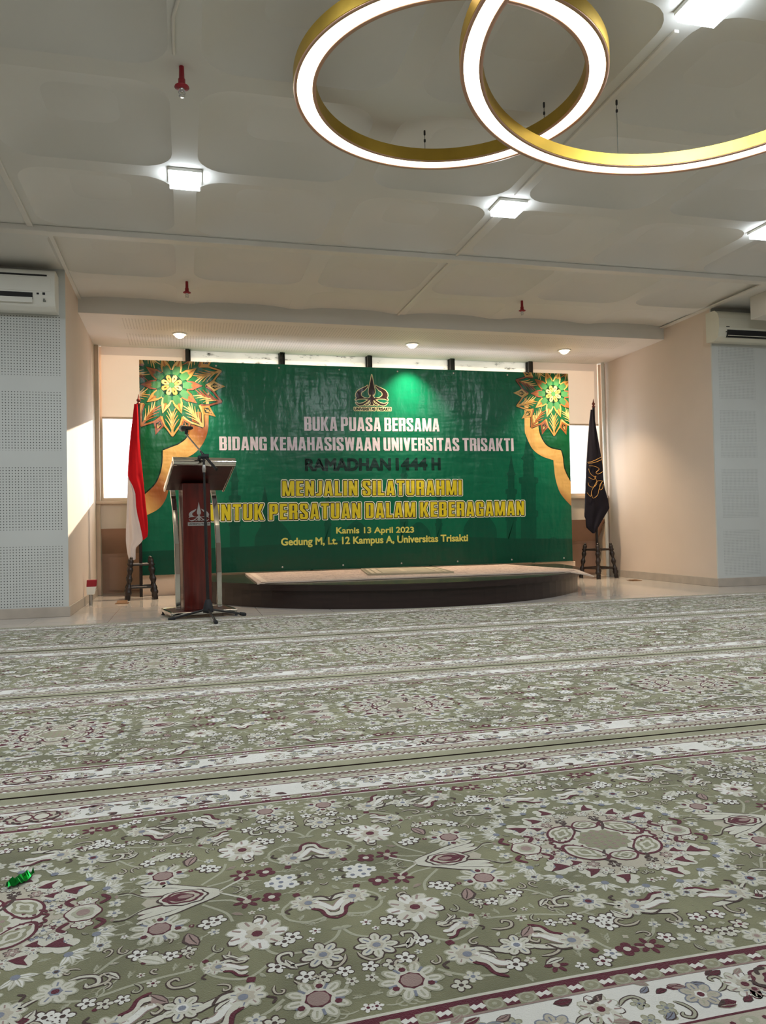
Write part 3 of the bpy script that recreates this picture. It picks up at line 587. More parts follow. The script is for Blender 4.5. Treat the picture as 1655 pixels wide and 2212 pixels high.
FH, RH, PER = 0.452, 0.69, 1.24      # half field, half rug, pattern repeat
def rug_border():
    """one repeat of the border on the +v side, u -0.62..0.62 with a rosette at the medallion (u = +-0.62)"""
    P = Pat(); rnd = random.Random(5); N = 24; d = PER/N; U0 = -0.62
    def band(v0, v1, c, l=1):
        for k in range(8): P.poly([(U0+PER*k/8, v0), (U0+PER*(k+1)/8, v0), (U0+PER*(k+1)/8, v1), (U0+PER*k/8, v1)], c, l)
    band(FH-0.006, FH, CRM); band(FH, FH+0.011, MAR); band(FH+0.011, FH+0.036, LOL); band(FH+0.036, FH+0.132, WHT); band(FH+0.132, FH+0.136, MAR, 2); band(FH+0.136, FH+0.166, BEI); band(FH+0.166, FH+0.170, MAR, 2); band(FH+0.170, FH+0.198, SAG); band(FH+0.198, RH, LOL)
    for k in range(N):
        u = U0+d*(k+0.5)
        P.blob((u-d*0.2, FH+0.0225), 0.0128, SAG, 2, 12, 0, 0, 0, 1.1, 0.95); P.blob((u-d*0.2, FH+0.0225), 0.0098, LOL, 3, 10, 0, 0, 0, 1.1, 0.9); P.blob((u-d*0.2, FH+0.0225), 0.0042, SAG, 4, 5)
        P.poly([(u+d*0.10, FH+0.008), (u+d*0.52, FH+0.008), (u+d*0.52, FH+0.033), (u+d*0.10, FH+0.033)], MAR, 1.5)
        for e in (0.2, 0.42):
            P.blob((u+d*e, FH+0.0215), 0.0072, WHT, 2, 4, 0, 0, 0.3, 1.0, 0.95)
        P.blob((u, FH+0.151), 0.0125, SAG, 2, 10, 0, 0, 0, 1.2, 0.8); P.blob((u, FH+0.151), 0.005, CRM, 3, 6); P.blob((u+d/2, FH+0.151), 0.0045, MAR, 3, 5)
    band(FH+0.0345, FH+0.038, TAU, 3)
    n2 = 62; d2 = PER/n2
    for k in range(n2):
        u = U0+d2*(k+0.5)
        P.poly([(u-d2/2, FH+0.172), (u, FH+0.180), (u+d2/2, FH+0.172), (u+d2/2, FH+0.178), (u, FH+0.187), (u-d2/2, FH+0.178)], MAR, 2)
        P.blob((u+d2/2, FH+0.187), 0.0062, WHT, 3, 6)
    vm = FH+0.085
    for sg in (-1, 1):
        for k in range(7):
            u = sg*(0.075+0.078*k); kind = k % 3; v = vm+rnd.uniform(-0.012, 0.012)
            if kind == 0:
                leafy(P, (u, v), 0.034, rnd.random())
            elif kind == 1:
                for j in range(4): small(P, (u+rnd.uniform(-0.03, 0.03), v+rnd.uniform(-0.028, 0.028)), 0.0125, j, SAG, SLT)
            else:
                outline_flower(P, (u, v), 0.028, 7, 0.2, BEI, SLT, MAR, WHT)
            for j in range(5):
                c = (u+rnd.uniform(-0.045, 0.045), vm+rnd.choice((-1, 1))*rnd.uniform(0.022, 0.04)); leaf(P, c, rnd.uniform(0.018, 0.03), rnd.uniform(-0.6, 0.6)+(pi if rnd.random() < 0.5 else 0), rnd.choice((MAR, TAU, SLT, BRN)), rnd.choice((BRN, MAR, SAG)), 0.28)
            scroll(P, (u+0.03*sg, v), 0.03, rnd.uniform(-1, 1), 0.005, SAG, BRN, rnd.choice((1, -1)))
        c = (sg*0.60, vm); P.blob(c, 0.046, MAR, 4, 40, 8, 0.16, 0, 1, 0.85); P.blob(c, 0.04, BEI, 5, 40, 8, 0.2, 0, 1, 0.85); P.blob(c, 0.026, MAR, 6, 30, 6, 0.25, 0, 1, 0.85); P.blob(c, 0.017, CRM, 7, 12)
        for a in range(5): P.stroke([(c[0]+0.03*cos(a*1.3), c[1]+0.025*sin(a*1.3)), (c[0]+0.04*cos(a*1.3+0.4), c[1]+0.032*sin(a*1.3+0.4)), (c[0]+0.043*cos(a*1.3+0.8), c[1]+0.03*sin(a*1.3+0.8))], 0.007, BRN, 8)
        outline_flower(P, (sg*0.548, vm+0.01), 0.022, 6, 0, CRM, MAR, MAR, TAU)
    return P.p

def clip_u(pts, lo, hi):
    for sgn, lim in ((1, lo), (-1, -hi)):
        o = []; n = len(pts)
        for i in range(n):
            a, b_ = pts[i], pts[(i+1) % n]; da, db = sgn*a[0]-lim, sgn*b_[0]-lim
            if da >= 0: o.append(a)
            if (da >= 0) != (db >= 0):
                t = da/(da-db); o.append((a[0]+(b_[0]-a[0])*t, a[1]+(b_[1]-a[1])*t))
        pts = o
        if len(pts) < 3: return None
    return pts

def make_rug(tiles):
    quad, cl = rug_tile(); bd = rug_border()
    one = []
    for pts, c, l in quad:
        pts = clip_u(pts, 0, 0.62)
        if not pts: continue
        pts = [(x, max(0, min(y, FH-0.007))) for x, y in pts]
        for su in (1, -1):
            for sv in (1, -1):
                q = [(x*su, y*sv) for x, y in pts]; one.append((q if su*sv > 0 else q[::-1], c, l))
    for pts, c, l in cl:
        for su in (1, -1):
            q = [(x*su, y) for x, y in pts]; one.append((q if su > 0 else q[::-1], c, l))
    for pts, c, l in bd:
        pts = clip_u(pts, -0.62, 0.62)
        if not pts: continue
        one.append((pts, c, l)); one.append(([(x, -y) for x, y in pts][::-1], c, l))
    def warp(x, y): return y + (0.012*sin(1.7*x+0.6)+0.006*sin(5.1*x+y*2+1.0))*(1-abs(y/RH)**4)
    T = 0.012; b = MB()
    x0, x1 = tiles[0]*PER-0.62, tiles[-1]*PER+0.62
    nx, ny = int((x1-x0)/0.1), 8
    g = [[(x0+(x1-x0)*i/nx, warp(x0+(x1-x0)*i/nx, -RH+2*RH*j/ny), T) for j in range(ny+1)] for i in range(nx+1)]
    v = [p for r in g for p in r]
    b.add(v, [(i*(ny+1)+j, (i+1)*(ny+1)+j, (i+1)*(ny+1)+j+1, i*(ny+1)+j+1) for i in range(nx) for j in range(ny)], OLV)
    for j in (0, ny):
        e = [g[i][j] for i in range(nx+1)]; w = [(p[0], p[1], 0.001) for p in e]
        b.add(e+w, [(i, i+1, nx+2+i, nx+1+i) for i in range(nx)], BRN)
    for i in (0, nx):
        e = g[i]; w = [(p[0], p[1], 0.001) for p in e]; b.add(e+w, [(k, k+1, ny+2+k, ny+1+k) for k in range(ny)], LOL)
    b.quad((x0, -RH, 0.001), (x1, -RH, 0.001), (x1, RH, 0.001), (x0, RH, 0.001), OLV)
    for t in tiles:
        for k, (pts, c, l) in enumerate(one):
            b.add([(x+t*PER, warp(x+t*PER, y), T+0.0002*l+0.000004*(k*8 % 21)) for x, y in pts], [tuple(range(len(pts)))], c)
    return b.build('prayer_rug', RUGM)
rug = make_rug(range(-3, 5)); GR = 'olive floral carpet runners across the hall'
rug.location = (0.25, 1.515, 0.0); tag(rug, 'olive floral carpet runner nearest the camera, filling the bottom of the view', 'rug', GR)
for loc, sy, rz, lab in (((0.18, 2.878, 0), 0.958, 0, 'second olive floral carpet runner from the camera, behind the nearest one'),
                         ((0.45, 4.238, 0), 0.993, 0, 'third olive floral carpet runner from the camera, one before the farthest'),
                         ((0.05, 5.602, 0), 0.947, -0.0035, 'farthest olive floral carpet runner, touching the bare floor before the stage')):
    o = rug.copy(); COL.objects.link(o); o.location = loc; o.scale.y = sy; o.rotation_euler.z = rz; o['label'] = lab
# green foil wrapper on the front rug
b = MB(); rnd = random.Random(3); n = 14
a0, a1 = on_z(14, 1918, 0.016), on_z(72, 1888, 0.016); dv = a1-a0; nv = Vector((-dv.y, dv.x, 0)).normalized()
rows = []
for k in range(n):
    c = a0+dv*(k/(n-1)); w = 0.012*sin(pi*(k+0.4)/n)+0.002
    rows += [c-nv*w+Vector((0, 0, rnd.uniform(0, 0.006))), c+Vector((0, 0, rnd.uniform(0.004, 0.016))), c+nv*w+Vector((0, 0, rnd.uniform(0, 0.006)))]
b.add(rows, [(3*i+k, 3*i+3+k, 3*i+4+k, 3*i+1+k) for i in range(n-1) for k in (0, 1)])
o = b.build('sweet_wrapper', M['foil']); sm_ = o.modifiers.new('thick', 'SOLIDIFY'); sm_.thickness = 0.0006
tag(o, 'small crumpled green foil wrapper lying on the nearest carpet', 'wrapper')

# ================================================================== STAGE
SX, SY, SA, SB, SZ = 2.19, 8.66, 2.2, 2.32, 0.215
def arc(a, b_, n=56): return [(SX+a*cos(pi+pi*k/n), SY+b_*sin(pi+pi*k/n)) for k in range(n+1)]
t = thing('stage_platform', 'low dark wooden half-round stage in front of the green banner', 'stage', (SX, 8.0, 0))
b = MB(); b.prism(arc(SA-0.03, SB-0.03), 'z', 0, SZ-0.055); b.build('skirt', M['stage'], t)
b = MB(); q = arc(SA, SB); b.prism(q, 'z', SZ-0.055, SZ-0.004); b.build('rim', M['stage'], t, bevel=0.006)
b = MB(); b.prism(arc(SA-0.004, SB-0.004), 'z', SZ-0.004, SZ); b.build('deck', M['stage_top'], t)
# plinth behind the banner
o = MB().box(-0.465, 8.87, 0.0, 4.78, 9.2, 0.222).build('plinth', M['plinth'], bevel=0.004); tag(o, 'low cream boxed plinth under the green banner behind the stage', 'plinth')

# rug on the stage
m = pile('stage_rug_pile', (186, 164, 150), 0.1); nt, bs = nodes(m); old = bs.inputs['Base Color'].links[0].from_socket
vo = nt.nodes.new('ShaderNodeTexVoronoi'); vo.feature = 'DISTANCE_TO_EDGE'; vo.inputs['Scale'].default_value = 13
tc = nt.nodes.new('ShaderNodeTexCoord'); nz = nt.nodes.new('ShaderNodeTexNoise'); nz.inputs['Scale'].default_value = 7
mxv = nt.nodes.new('ShaderNodeMix'); mxv.data_type = 'RGBA'; mxv.inputs[0].default_value = 0.25
nt.links.new(tc.outputs['Object'], nz.inputs['Vector']); nt.links.new(tc.outputs['Object'], mxv.inputs[6]); nt.links.new(nz.outputs['Color'], mxv.inputs[7]); nt.links.new(mxv.outputs[2], vo.inputs['Vector'])
cr = nt.nodes.new('ShaderNodeValToRGB'); cr.color_ramp.elements[0].position = 0.03; cr.color_ramp.elements[1].position = 0.09
cr.color_ramp.elements[0].color = (0.5, 0.45, 0.42, 1); cr.color_ramp.elements[1].color = (1, 1, 1, 1); nt.links.new(vo.outputs[0], cr.inputs[0])
mx = nt.nodes.new('ShaderNodeMix'); mx.data_type = 'RGBA'; mx.blend_type = 'MULTIPLY'; mx.inputs[0].default_value = 0.8
nt.links.new(old, mx.inputs[6]); nt.links.new(cr.outputs[0], mx.inputs[7]); nt.links.new(mx.outputs[2], bs.inputs['Base Color']); M['stage_rug'] = m
M['stage_rug_edge'] = pile('stage_rug_binding', (198, 180, 164), 0.05)
b = MB(); nx, ny = 40, 24; RA = [(0.63, 8.62), (3.72, 8.62), (3.97, 6.99), (0.62, 7.02)]
def stage_pt(u, v, dz):
    top = Vector(RA[0]).lerp(Vector(RA[1]), u); bot = Vector(RA[3]).lerp(Vector(RA[2]), u); p = bot.lerp(top, v)
    e = ((p.x-SX)/SA)**2+((p.y-SY)/SB)**2; d = max(0, sqrt(e)-0.985)*2.2
    return (p.x, p.y, SZ+0.003+dz-d*0.22-0.25*d*d)
for dz in (0.010, 0.0):
    v = [stage_pt(i/nx, j/ny, dz) for i in range(nx+1) for j in range(ny+1)]
    b.add(v, [(i*(ny+1)+j, (i+1)*(ny+1)+j, (i+1)*(ny+1)+j+1, i*(ny+1)+j+1) for i in range(nx) for j in range(ny)], 0, True)
ring = [(i/nx, 0) for i in range(nx+1)]+[(1, j/ny) for j in range(1, ny+1)]+[(i/nx, 1) for i in range(nx-1, -1, -1)]+[(0, j/ny) for j in range(ny-1, 0, -1)]
v = [stage_pt(u, w, 0.010) for u, w in ring]+[stage_pt(u, w, 0.0) for u, w in ring]; n = len(ring)
b.add(v, [(i, (i+1) % n, n+(i+1) % n, n+i) for i in range(n)], 1)
o = b.build('stage_rug', [M['stage_rug'], M['stage_rug_edge']]); tag(o, 'pale rose patterned rug spread on the dark half-round stage', 'rug')
for u0, u1, v0, v1 in ((0.012, 0.988, 0.02, 0.05), (0.012, 0.03, 0.05, 0.97), (0.97, 0.988, 0.05, 0.97)):
    bb = MB(); n = 30
    v = [stage_pt(u0+(u1-u0)*i/n, v0+(v1-v0)*j/n, 0.0112) for i in range(n+1) for j in range(n+1)]
    bb.add(v, [(i*(n+1)+j, (i+1)*(n+1)+j, (i+1)*(n+1)+j+1, i*(n+1)+j+1) for i in range(n) for j in range(n)], 0, True)
    bb.build('border_stripe', M['stage_rug_edge'], o)
# prayer mat on the stage rug
ZM = SZ+0.0135
MQ = [Vector((1.74, 7.42)), Vector((2.60, 7.32)), Vector((2.74, 8.35)), Vector((1.90, 8.45))]
def mq(u, v): return MQ[0].lerp(MQ[1], u).lerp(MQ[3].lerp(MQ[2], u), v)
M['mat'] = pile('prayer_mat_pile', (158, 148, 124), 0.12); M['mat2'] = pile('prayer_mat_border', (116, 106, 78), 0.1); M['mat3'] = pile('prayer_mat_cream', (178, 164, 140), 0.1)
t = thing('prayer_mat', 'small olive and cream framed prayer mat on the pale stage rug', 'mat', (2.2, 7.9, ZM))
b = MB(); q = [mq(0, 0), mq(1, 0), mq(1, 1), mq(0, 1)]; b.prism([tuple(p) for p in q], 'z', ZM, ZM+0.016); b.build('pad', M['mat'], t, bevel=0.004)
b = MB()
def mrect(u0, v0, u1, v1, mi, l):
    p = [mq(u0, v0), mq(u1, v0), mq(u1, v1), mq(u0, v1)]; b.add([(x.x, x.y, ZM+0.0163+0.0002*l) for x in p], [(0, 1, 2, 3)], mi)
for k, (d, mi) in enumerate(((0.01, 0), (0.05, 1), (0.09, 0), (0.11, 1), (0.17, 0), (0.19, 2))): mrect(d, d*0.8, 1-d, 1-d*0.8, mi, k)
for k in range(3): mrect(0.3+0.14*k, 0.26, 0.36+0.14*k, 0.74, 1 if k % 2 else 2, 7)
b.build('woven_pattern', [M['mat2'], M['mat3'], M['mat']], t)

# ================================================================== BANNER
YBN = 8.80
BX0, BX1, BZ0, BZ1 = -0.465, 4.705, 0.232, 2.592
ban = thing('banner', 'large green event banner with gold corners hung behind the stage', 'banner', ((BX0+BX1)/2, YBN, BZ0))
MB().box(BX0, YBN, BZ0, BX1, YBN+0.008, BZ1).build('sheet', V['green'], ban)
b = MB()
for x in (0.0, 1.4, 2.85, 4.2): b.box(x, 8.885, 0.223, x+0.03, 8.915, BZ1-0.02)
b.box(BX0+0.02, 8.86, BZ1-0.05, BX1-0.02, 8.885, BZ1-0.02); b.box(BX0+0.02, YBN+0.008, BZ1-0.045, BX1-0.02, 8.86, BZ1-0.04)
b.build('support_frame', M['blackm'], ban)
def bpt(px, py, l=1): p = on_y(px, py, YBN); return (p.x, YBN-0.0004*l, p.z)
class Flat:
    """flat print shapes on the banner plane, in metres (x, z)"""
    def __init__(s): s.b = MB(); s.k = 0
    def poly(s, pts, mi=0, l=1):
        s.k += 7; y = YBN-0.0004*l-0.000008*(s.k % 19)
        s.b.add([(x, y, z) for x, z in pts], [tuple(range(len(pts)))], mi); return s
    def fat(s, pts, d, mi=0, l=1, fill=True):
        n = len(pts)
        if fill: s.poly(pts, mi, l)
        for i in range(n):
            a, c = Vector(pts[i]), Vector(pts[(i+1) % n]); e = (c-a)
            if e.length < 1e-6: continue
            e.normalize(); k = Vector((-e.y, e.x))*d
            s.poly([tuple(a+k), tuple(a-k), tuple(c-k), tuple(c+k)], mi, l)
            s.poly([(a.x+d*cos(2*pi*j/10), a.y+d*sin(2*pi*j/10)) for j in range(10)], mi, l)
        return s
    def stroke(s, pts, w, mi=0, l=1, w2=None, sub=4):
        if sub > 1 and len(pts) > 2: pts = spline(pts, sub)
        n = len(pts); L = []; R = []
        for i, p in enumerate(pts):
            a, c = pts[max(i-1, 0)], pts[min(i+1, n-1)]; dx, dy = c[0]-a[0], c[1]-a[1]; d = hypot(dx, dy) or 1
            k = (w+((w2 if w2 is not None else w)-w)*i/(n-1))/2
            L.append((p[0]-dy/d*k, p[1]+dx/d*k)); R.append((p[0]+dy/d*k, p[1]-dx/d*k))
        for i in range(n-1): s.poly([L[i], R[i], R[i+1], L[i+1]], mi, l)
        return s
    def done(s, name, mats, parent=ban, clip=True):
        o = s.b.build(name, mats, parent)
        if clip:
            bm = bmesh.new(); bm.from_mesh(o.data)
            for co, no in (((BX0, 0, 0), (-1, 0, 0)), ((BX1, 0, 0), (1, 0, 0)), ((0, 0, BZ1), (0, 0, 1)), ((0, 0, BZ0), (0, 0, -1))):
                bmesh.ops.bisect_plane(bm, geom=bm.verts[:]+bm.edges[:]+bm.faces[:], plane_co=co, plane_no=no, clear_outer=True)
            bm.to_mesh(o.data); bm.free()
        return o
def B2(px, py): p = on_y(px, py, YBN); return (p.x, p.z)

# printed mosque skyline
f = Flat()
def tower(px0, px1, ytop, ybot, steps, tip):
    c = (px0+px1)/2; h = (px1-px0)/2; P_ = [(px0, ybot)]
    y = ybot; n = len(steps)
    lft = []; 
    for (fy, fw) in steps: lft.append((c-h*fw, ybot+(ytop-ybot)*fy))
    pts = [B2(c-h, ybot)]+[B2(*q) for q in lft]+[B2(c, tip)]+[B2(2*c-q[0], q[1]) for q in lft[::-1]]+[B2(c+h, ybot)]
    f.poly(pts, 0, 1)
ST = ((0, 0.8), (0.3, 0.8), (0.31, 1), (0.36, 1), (0.37, 0.75), (0.62, 0.75), (0.63, 1), (0.68, 1), (0.69, 0.55), (0.85, 0.55), (0.86, 0.8), (0.9, 0.5))
for a in ((1092, 1117, 1000, 1180, 983), (1121, 1163, 960, 1185, 915), (494, 520, 1015, 1190, 990), (862, 884, 1005, 1170, 985), (560, 584, 1070, 1180, 1050), (940, 956, 1060, 1170, 1040), (700, 716, 1060, 1170, 1040)):
    tower(a[0], a[1], a[2], a[3], ST, a[4])
def dome(cx, cy, r, base):
    f.poly([B2(cx-r, base)]+[B2(cx-r*cos(a), cy-r*sin(a)*(1.0+0.25*sin(a)**6)) for a in [pi*k/18 for k in range(19)]]+[B2(cx+r, base)], 0, 1)
dome(1037, 1150, 36, 1185); dome(590, 1170, 40, 1200); dome(905, 1160, 26, 1185); dome(770, 1160, 28, 1190); dome(1195, 1190, 24, 1200)
f.poly([(BX0, BZ0), (BX1, BZ0), (BX1, BZ0+0.28), (3.9, BZ0+0.30), (3.2, BZ0+0.34), (2.6, BZ0+0.31), (1.6, BZ0+0.33), (0.8, BZ0+0.29), (BX0, BZ0+0.26)], 1, 1.5)
f.done('mosque_skyline', [V['dusk'], V['dusk2']])

# gold arches in the corners
def corner(outer, inner, name):
    f = Flat(); o = [B2(*q) for q in outer]; i = [B2(*q) for q in inner]
    so, si = [], []
    for seg in o_split(o): so += spline(seg, 6)
    for seg in o_split(i): si += spline(seg, 6)
    left = name == 'l'
    ex = BX0-0.01 if left else BX1+0.01
    f.poly([(ex, BZ1+0.01)]+[(si[0][0], BZ1+0.01)]+si+[(ex, si[-1][1])], 1, 2)
    n = min(len(so), len(si)); m_ = max(len(so), len(si))
    def at(L, t): k = t*(len(L)-1); j = min(int(k), len(L)-2); u = k-j; return (L[j][0]+(L[j+1][0]-L[j][0])*u, L[j][1]+(L[j+1][1]-L[j][1])*u)
    return f, so, si, at
def o_split(P):
    """break a list at the cusp marker None"""
    seg = [[]]
    for q in P:
        if q is None: seg.append([seg[-1][-1]])
        else: seg[-1].append(q)
    return seg
def arch(o1, o2, i1, i2, left):
    """lobed arch: upper lobe and lower lobe, outer and inner outlines in photo points"""
    f = Flat(); ex = BX0-0.01 if left else BX1+0.01
    O1, O2, I1, I2 = [spline([B2(*q) for q in L], 8) for L in (o1, o2, i1, i2)]
    f.poly([(ex, BZ1)]+[(I1[0][0], BZ1)]+I1+I2[1:]+[(ex, I2[-1][1])], 1, 2)
    def at(L, t): k = t*(len(L)-1); j = min(int(k), len(L)-2); u = k-j; return (L[j][0]+(L[j+1][0]-L[j][0])*u, L[j][1]+(L[j+1][1]-L[j][1])*u)
    for A, B_ in ((O1, I1), (O2, I2)):
        n = 40
        for k in range(n):
            f.poly([at(A, k/n), at(B_, k/n), at(B_, (k+1)/n), at(A, (k+1)/n)], 0, 3)
    for L in (I1, I2): f.stroke(L, 0.03, 2, 2.5, None, 1)
    return f.done('gold_arch', [V['band'], V['corner'], V['shade']])
arch([(1133, 860), (1133.5, 925), (1137, 942), (1150, 969), (1170, 985), (1195.6, 994)], [(1195.6, 994), (1197, 1009), (1200.6, 1036), (1211, 1066), (1234, 1093)],
     [(1163, 860), (1163, 915), (1166, 937), (1177, 958), (1190.5, 968), (1212, 973)], [(1212, 973), (1216, 989), (1219, 1012), (1230, 1036), (1240, 1050)], False)
arch([(451, 840), (451, 900), (448, 935), (436, 962), (416, 982), (390, 992), (372, 995)], [(372, 995), (370, 1020), (365, 1055), (356, 1082), (340, 1101), (308, 1117)],
     [(414, 840), (415, 900), (407, 940), (389, 958), (370, 966), (352, 973)], [(352, 973), (351, 1000), (346, 1024), (334, 1048), (308, 1072)], True)

# gold ten-fold rosettes
def mandala(px, py, R):
    c = B2(px, py); f = Flat(); mats = [V['leaf2'], V['leaf'], V['gold'], V['bronze'], V['pale'], V['shade'], V['copper']]
    G, LF, GO, BZ, PA, SH, CO = range(7)
    def P(r, a): return (c[0]+R*r*cos(a), c[1]+R*r*sin(a))
    f.poly([P(0.66+0.16*(1-abs(((k % 12)-6)/6)), 2*pi*k/120+pi/10) for k in range(120)], G, 4)
    st = pi/5
    for k in range(10):
        a = k*st+pi/10; tone = (GO, BZ, GO, PA, CO)[k % 5]       # large petals
        bl, brr = P(0.66, a-st/2), P(0.66, a+st/2)
        L = [bl, P(0.80, a-0.20), P(0.88, a-0.11), P(1.02, a)]; Rr = [brr, P(0.80, a+0.20), P(0.88, a+0.11), P(1.02, a)]
        f.stroke(L, 0.06*R, SH, 5); f.stroke(Rr, 0.06*R, SH, 5)
        f.stroke(L, 0.042*R, tone, 6, 0.03*R); f.stroke(Rr, 0.042*R, tone, 6, 0.03*R)
        f.stroke([P(0.52, a), P(0.75, a), P(1.0, a)], 0.012*R, tone, 6, 0.05*R)
        for j in range(4):
            r0 = 0.90-0.085*j
            for sg in (1, -1):
                q = [P(r0, a), P(r0-0.12, a+sg*0.075), P(r0-0.21, a+sg*0.19)]
                f.stroke(q, 0.05*R, SH, 5, 0.012*R); f.stroke(q, 0.036*R, tone if sg > 0 else PA, 6, 0.008*R)
        a = k*st; tone = (BZ, GO, PA, GO, CO)[(k+2) % 5]               # small outer petals
        poly = [P(0.70, a), P(0.83, a+0.13), P(0.92, a+0.06), P(1.05, a), P(0.92, a-0.06), P(0.83, a-0.13)]
        f.poly(poly, tone, 7); f.poly([P(0.755, a), P(0.83, a+0.07), P(0.95, a), P(0.83, a-0.07)], SH, 8)
        f.stroke([P(0.78, a), P(0.93, a)], 0.02*R, tone, 9, 0.03*R, 1)
        for sg in (1, -1): f.stroke([P(0.90, a), P(0.83, a+sg*0.04)], 0.018*R, PA, 9, 0.006*R, 1)
        # inner star
        a = k*st; tone = (CO, GO, PA, GO, BZ)[k % 5]
        f.poly([P(0.30, a-st/2), P(0.42, a-st*0.36), P(0.61, a), P(0.42, a+st*0.36), P(0.30, a+st/2)], SH, 9.5)
        f.poly([P(0.31, a-st/2), P(0.42, a-st*0.33), P(0.60, a), P(0.42, a+st*0.33), P(0.31, a+st/2)], tone, 10)
        f.poly([P(0.2, a-0.2), P(0.30, a-0.25), P(0.385, a-0.15), P(0.41, a-0.08), P(0.39, a), P(0.41, a+0.08), P(0.385, a+0.15), P(0.30, a+0.25), P(0.2, a+0.2)], LF, 11)
        for sg in (-0.4, 0, 0.4): f.stroke([P(0.38, a+sg*0.12), P(0.55, a)], 0.012*R, BZ if tone != BZ else CO, 11, 0.005*R, 1)
    f.poly([P(0.215, 2*pi*k/30) for k in range(30)], SH, 11.5)
    for k in range(8):
        a = k*pi/4+pi/8
        f.poly([P(0.06, a-0.3), P(0.13, a-0.36), P(0.195, a-0.22), P(0.215, a), P(0.195, a+0.22), P(0.13, a+0.36), P(0.06, a+0.3)], (GO, PA)[k % 2], 12)
        f.poly([P(0.09, a), P(0.125, a-0.13), P(0.165, a), P(0.125, a+0.13)], BZ, 13); f.poly([P(0.12, a), P(0.14, a-0.08), P(0.16, a), P(0.14, a+0.08)], SH, 14)
    f.poly([P(0.055, 2*pi*k/16) for k in range(16)], LF, 14)
    return f.done('gold_rosette', mats)
mandala(371, 832, 0.555); mandala(1195, 851, 0.515)

# block lettering (heavy condensed capitals drawn stroke by stroke)
def rc(a, b_, c, d): return [(a, b_), (c, b_), (c, d), (a, d)]
GL = {
 'A': [[(0, 0), (.19, 0), (.30, 1), (.14, 1)], [(.35, 0), (.54, 0), (.40, 1), (.24, 1)], rc(.14, .16, .40, .31)],
 'B': [rc(0, 0, .2, 1), rc(.2, .87, .34, 1), rc(.2, .44, .34, .57), rc(.2, 0, .34, .13), [(.3, .5), (.46, .5), (.5, .58), (.5, .92), (.43, 1), (.3, 1)], [(.3, 0), (.43, 0), (.51, .08), (.51, .43), (.46, .51), (.3, .51)]],
 'D': [rc(0, 0, .2, 1), rc(.2, .86, .32, 1), rc(.2, 0, .32, .14), [(.31, 0), (.42, 0), (.51, .1), (.51, .9), (.42, 1), (.31, 1)]],
 'E': [rc(0, 0, .2, 1), rc(.2, .84, .42, 1), rc(.2, .43, .40, .58), rc(.2, 0, .42, .16)],
 'G': [[(.08, 0), (.2, 0), (.2, 1), (.08, 1), (0, .9), (0, .1)], rc(.2, .86, .32, 1), rc(.2, 0, .32, .13), [(.31, .64), (.51, .64), (.51, .9), (.43, 1), (.31, 1)], rc(.31, 0, .51, .5), rc(.26, .37, .4, .5)],
 'H': [rc(0, 0, .2, 1), rc(.2, .42, .32, .59), rc(.32, 0, .52, 1)],
 'I': [rc(0, 0, .2, 1)],
 'J': [rc(.15, .1, .35, 1), [(0, 0), (.26, 0), (.35, .12), (.15, .17), (0, .15)]],
 'K': [rc(0, 0, .2, 1), [(.17, .48), (.33, .46), (.54, 1), (.34, 1)], [(.17, .56), (.33, .60), (.56, 0), (.35, 0)]],
 'L': [rc(0, 0, .2, 1), rc(.2, 0, .40, .16)],
 'M': [rc(0, 0, .17, 1), rc(.52, 0, .69, 1), [(0, 1), (.22, 1), (.385, 0), (.27, 0)], [(.47, 1), (.69, 1), (.42, 0), (.305, 0)]],
 'N': [rc(0, 0, .18, 1), rc(.35, 0, .53, 1), [(0, 1), (.19, 1), (.53, 0), (.34, 0)]],
 'P': [rc(0, 0, .2, 1), rc(.2, .86, .32, 1), rc(.2, .37, .32, .51), [(.31, .37), (.43, .37), (.51, .46), (.51, .92), (.43, 1), (.31, 1)]],
 'R': [rc(0, 0, .2, 1), rc(.2, .87, .32, 1), rc(.2, .42, .32, .56), [(.3, .48), (.46, .48), (.51, .56), (.51, .92), (.43, 1), (.3, 1)], [(.31, 0), (.51, 0), (.51, .42), (.46, .5), (.31, .5)]],
 'S': [[(0, .87), (.5, .87), (.5, .9), (.42, 1), (.08, 1), (0, .9)], rc(0, .62, .2, .88), rc(.31, .67, .5, .88), [(0, .62), (.2, .70), (.5, .40), (.31, .30)], rc(.31, .12, .51, .41), rc(0, .12, .19, .34), [(.08, 0), (.43, 0), (.51, .1), (.51, .13), (0, .13), (0, .1)]],
 'T': [rc(0, .84, .48, 1), rc(.14, 0, .34, 1)],
 'U': [rc(0, .1, .2, 1), rc(.32, .1, .52, 1), [(.08, 0), (.44, 0), (.52, .11), (.52, .14), (0, .14), (0, .11)]],
 'V': [[(0, 1), (.2, 1), (.35, 0), (.17, 0)], [(.32, 1), (.52, 1), (.35, 0), (.17, 0)]],
 'W': [[(0, 1), (.18, 1), (.26, 0), (.10, 0)], [(.10, 0), (.26, 0), (.42, 1), (.28, 1)], [(.28, 1), (.42, 1), (.60, 0), (.44, 0)], [(.52, 1), (.70, 1), (.60, 0), (.44, 0)]],
}
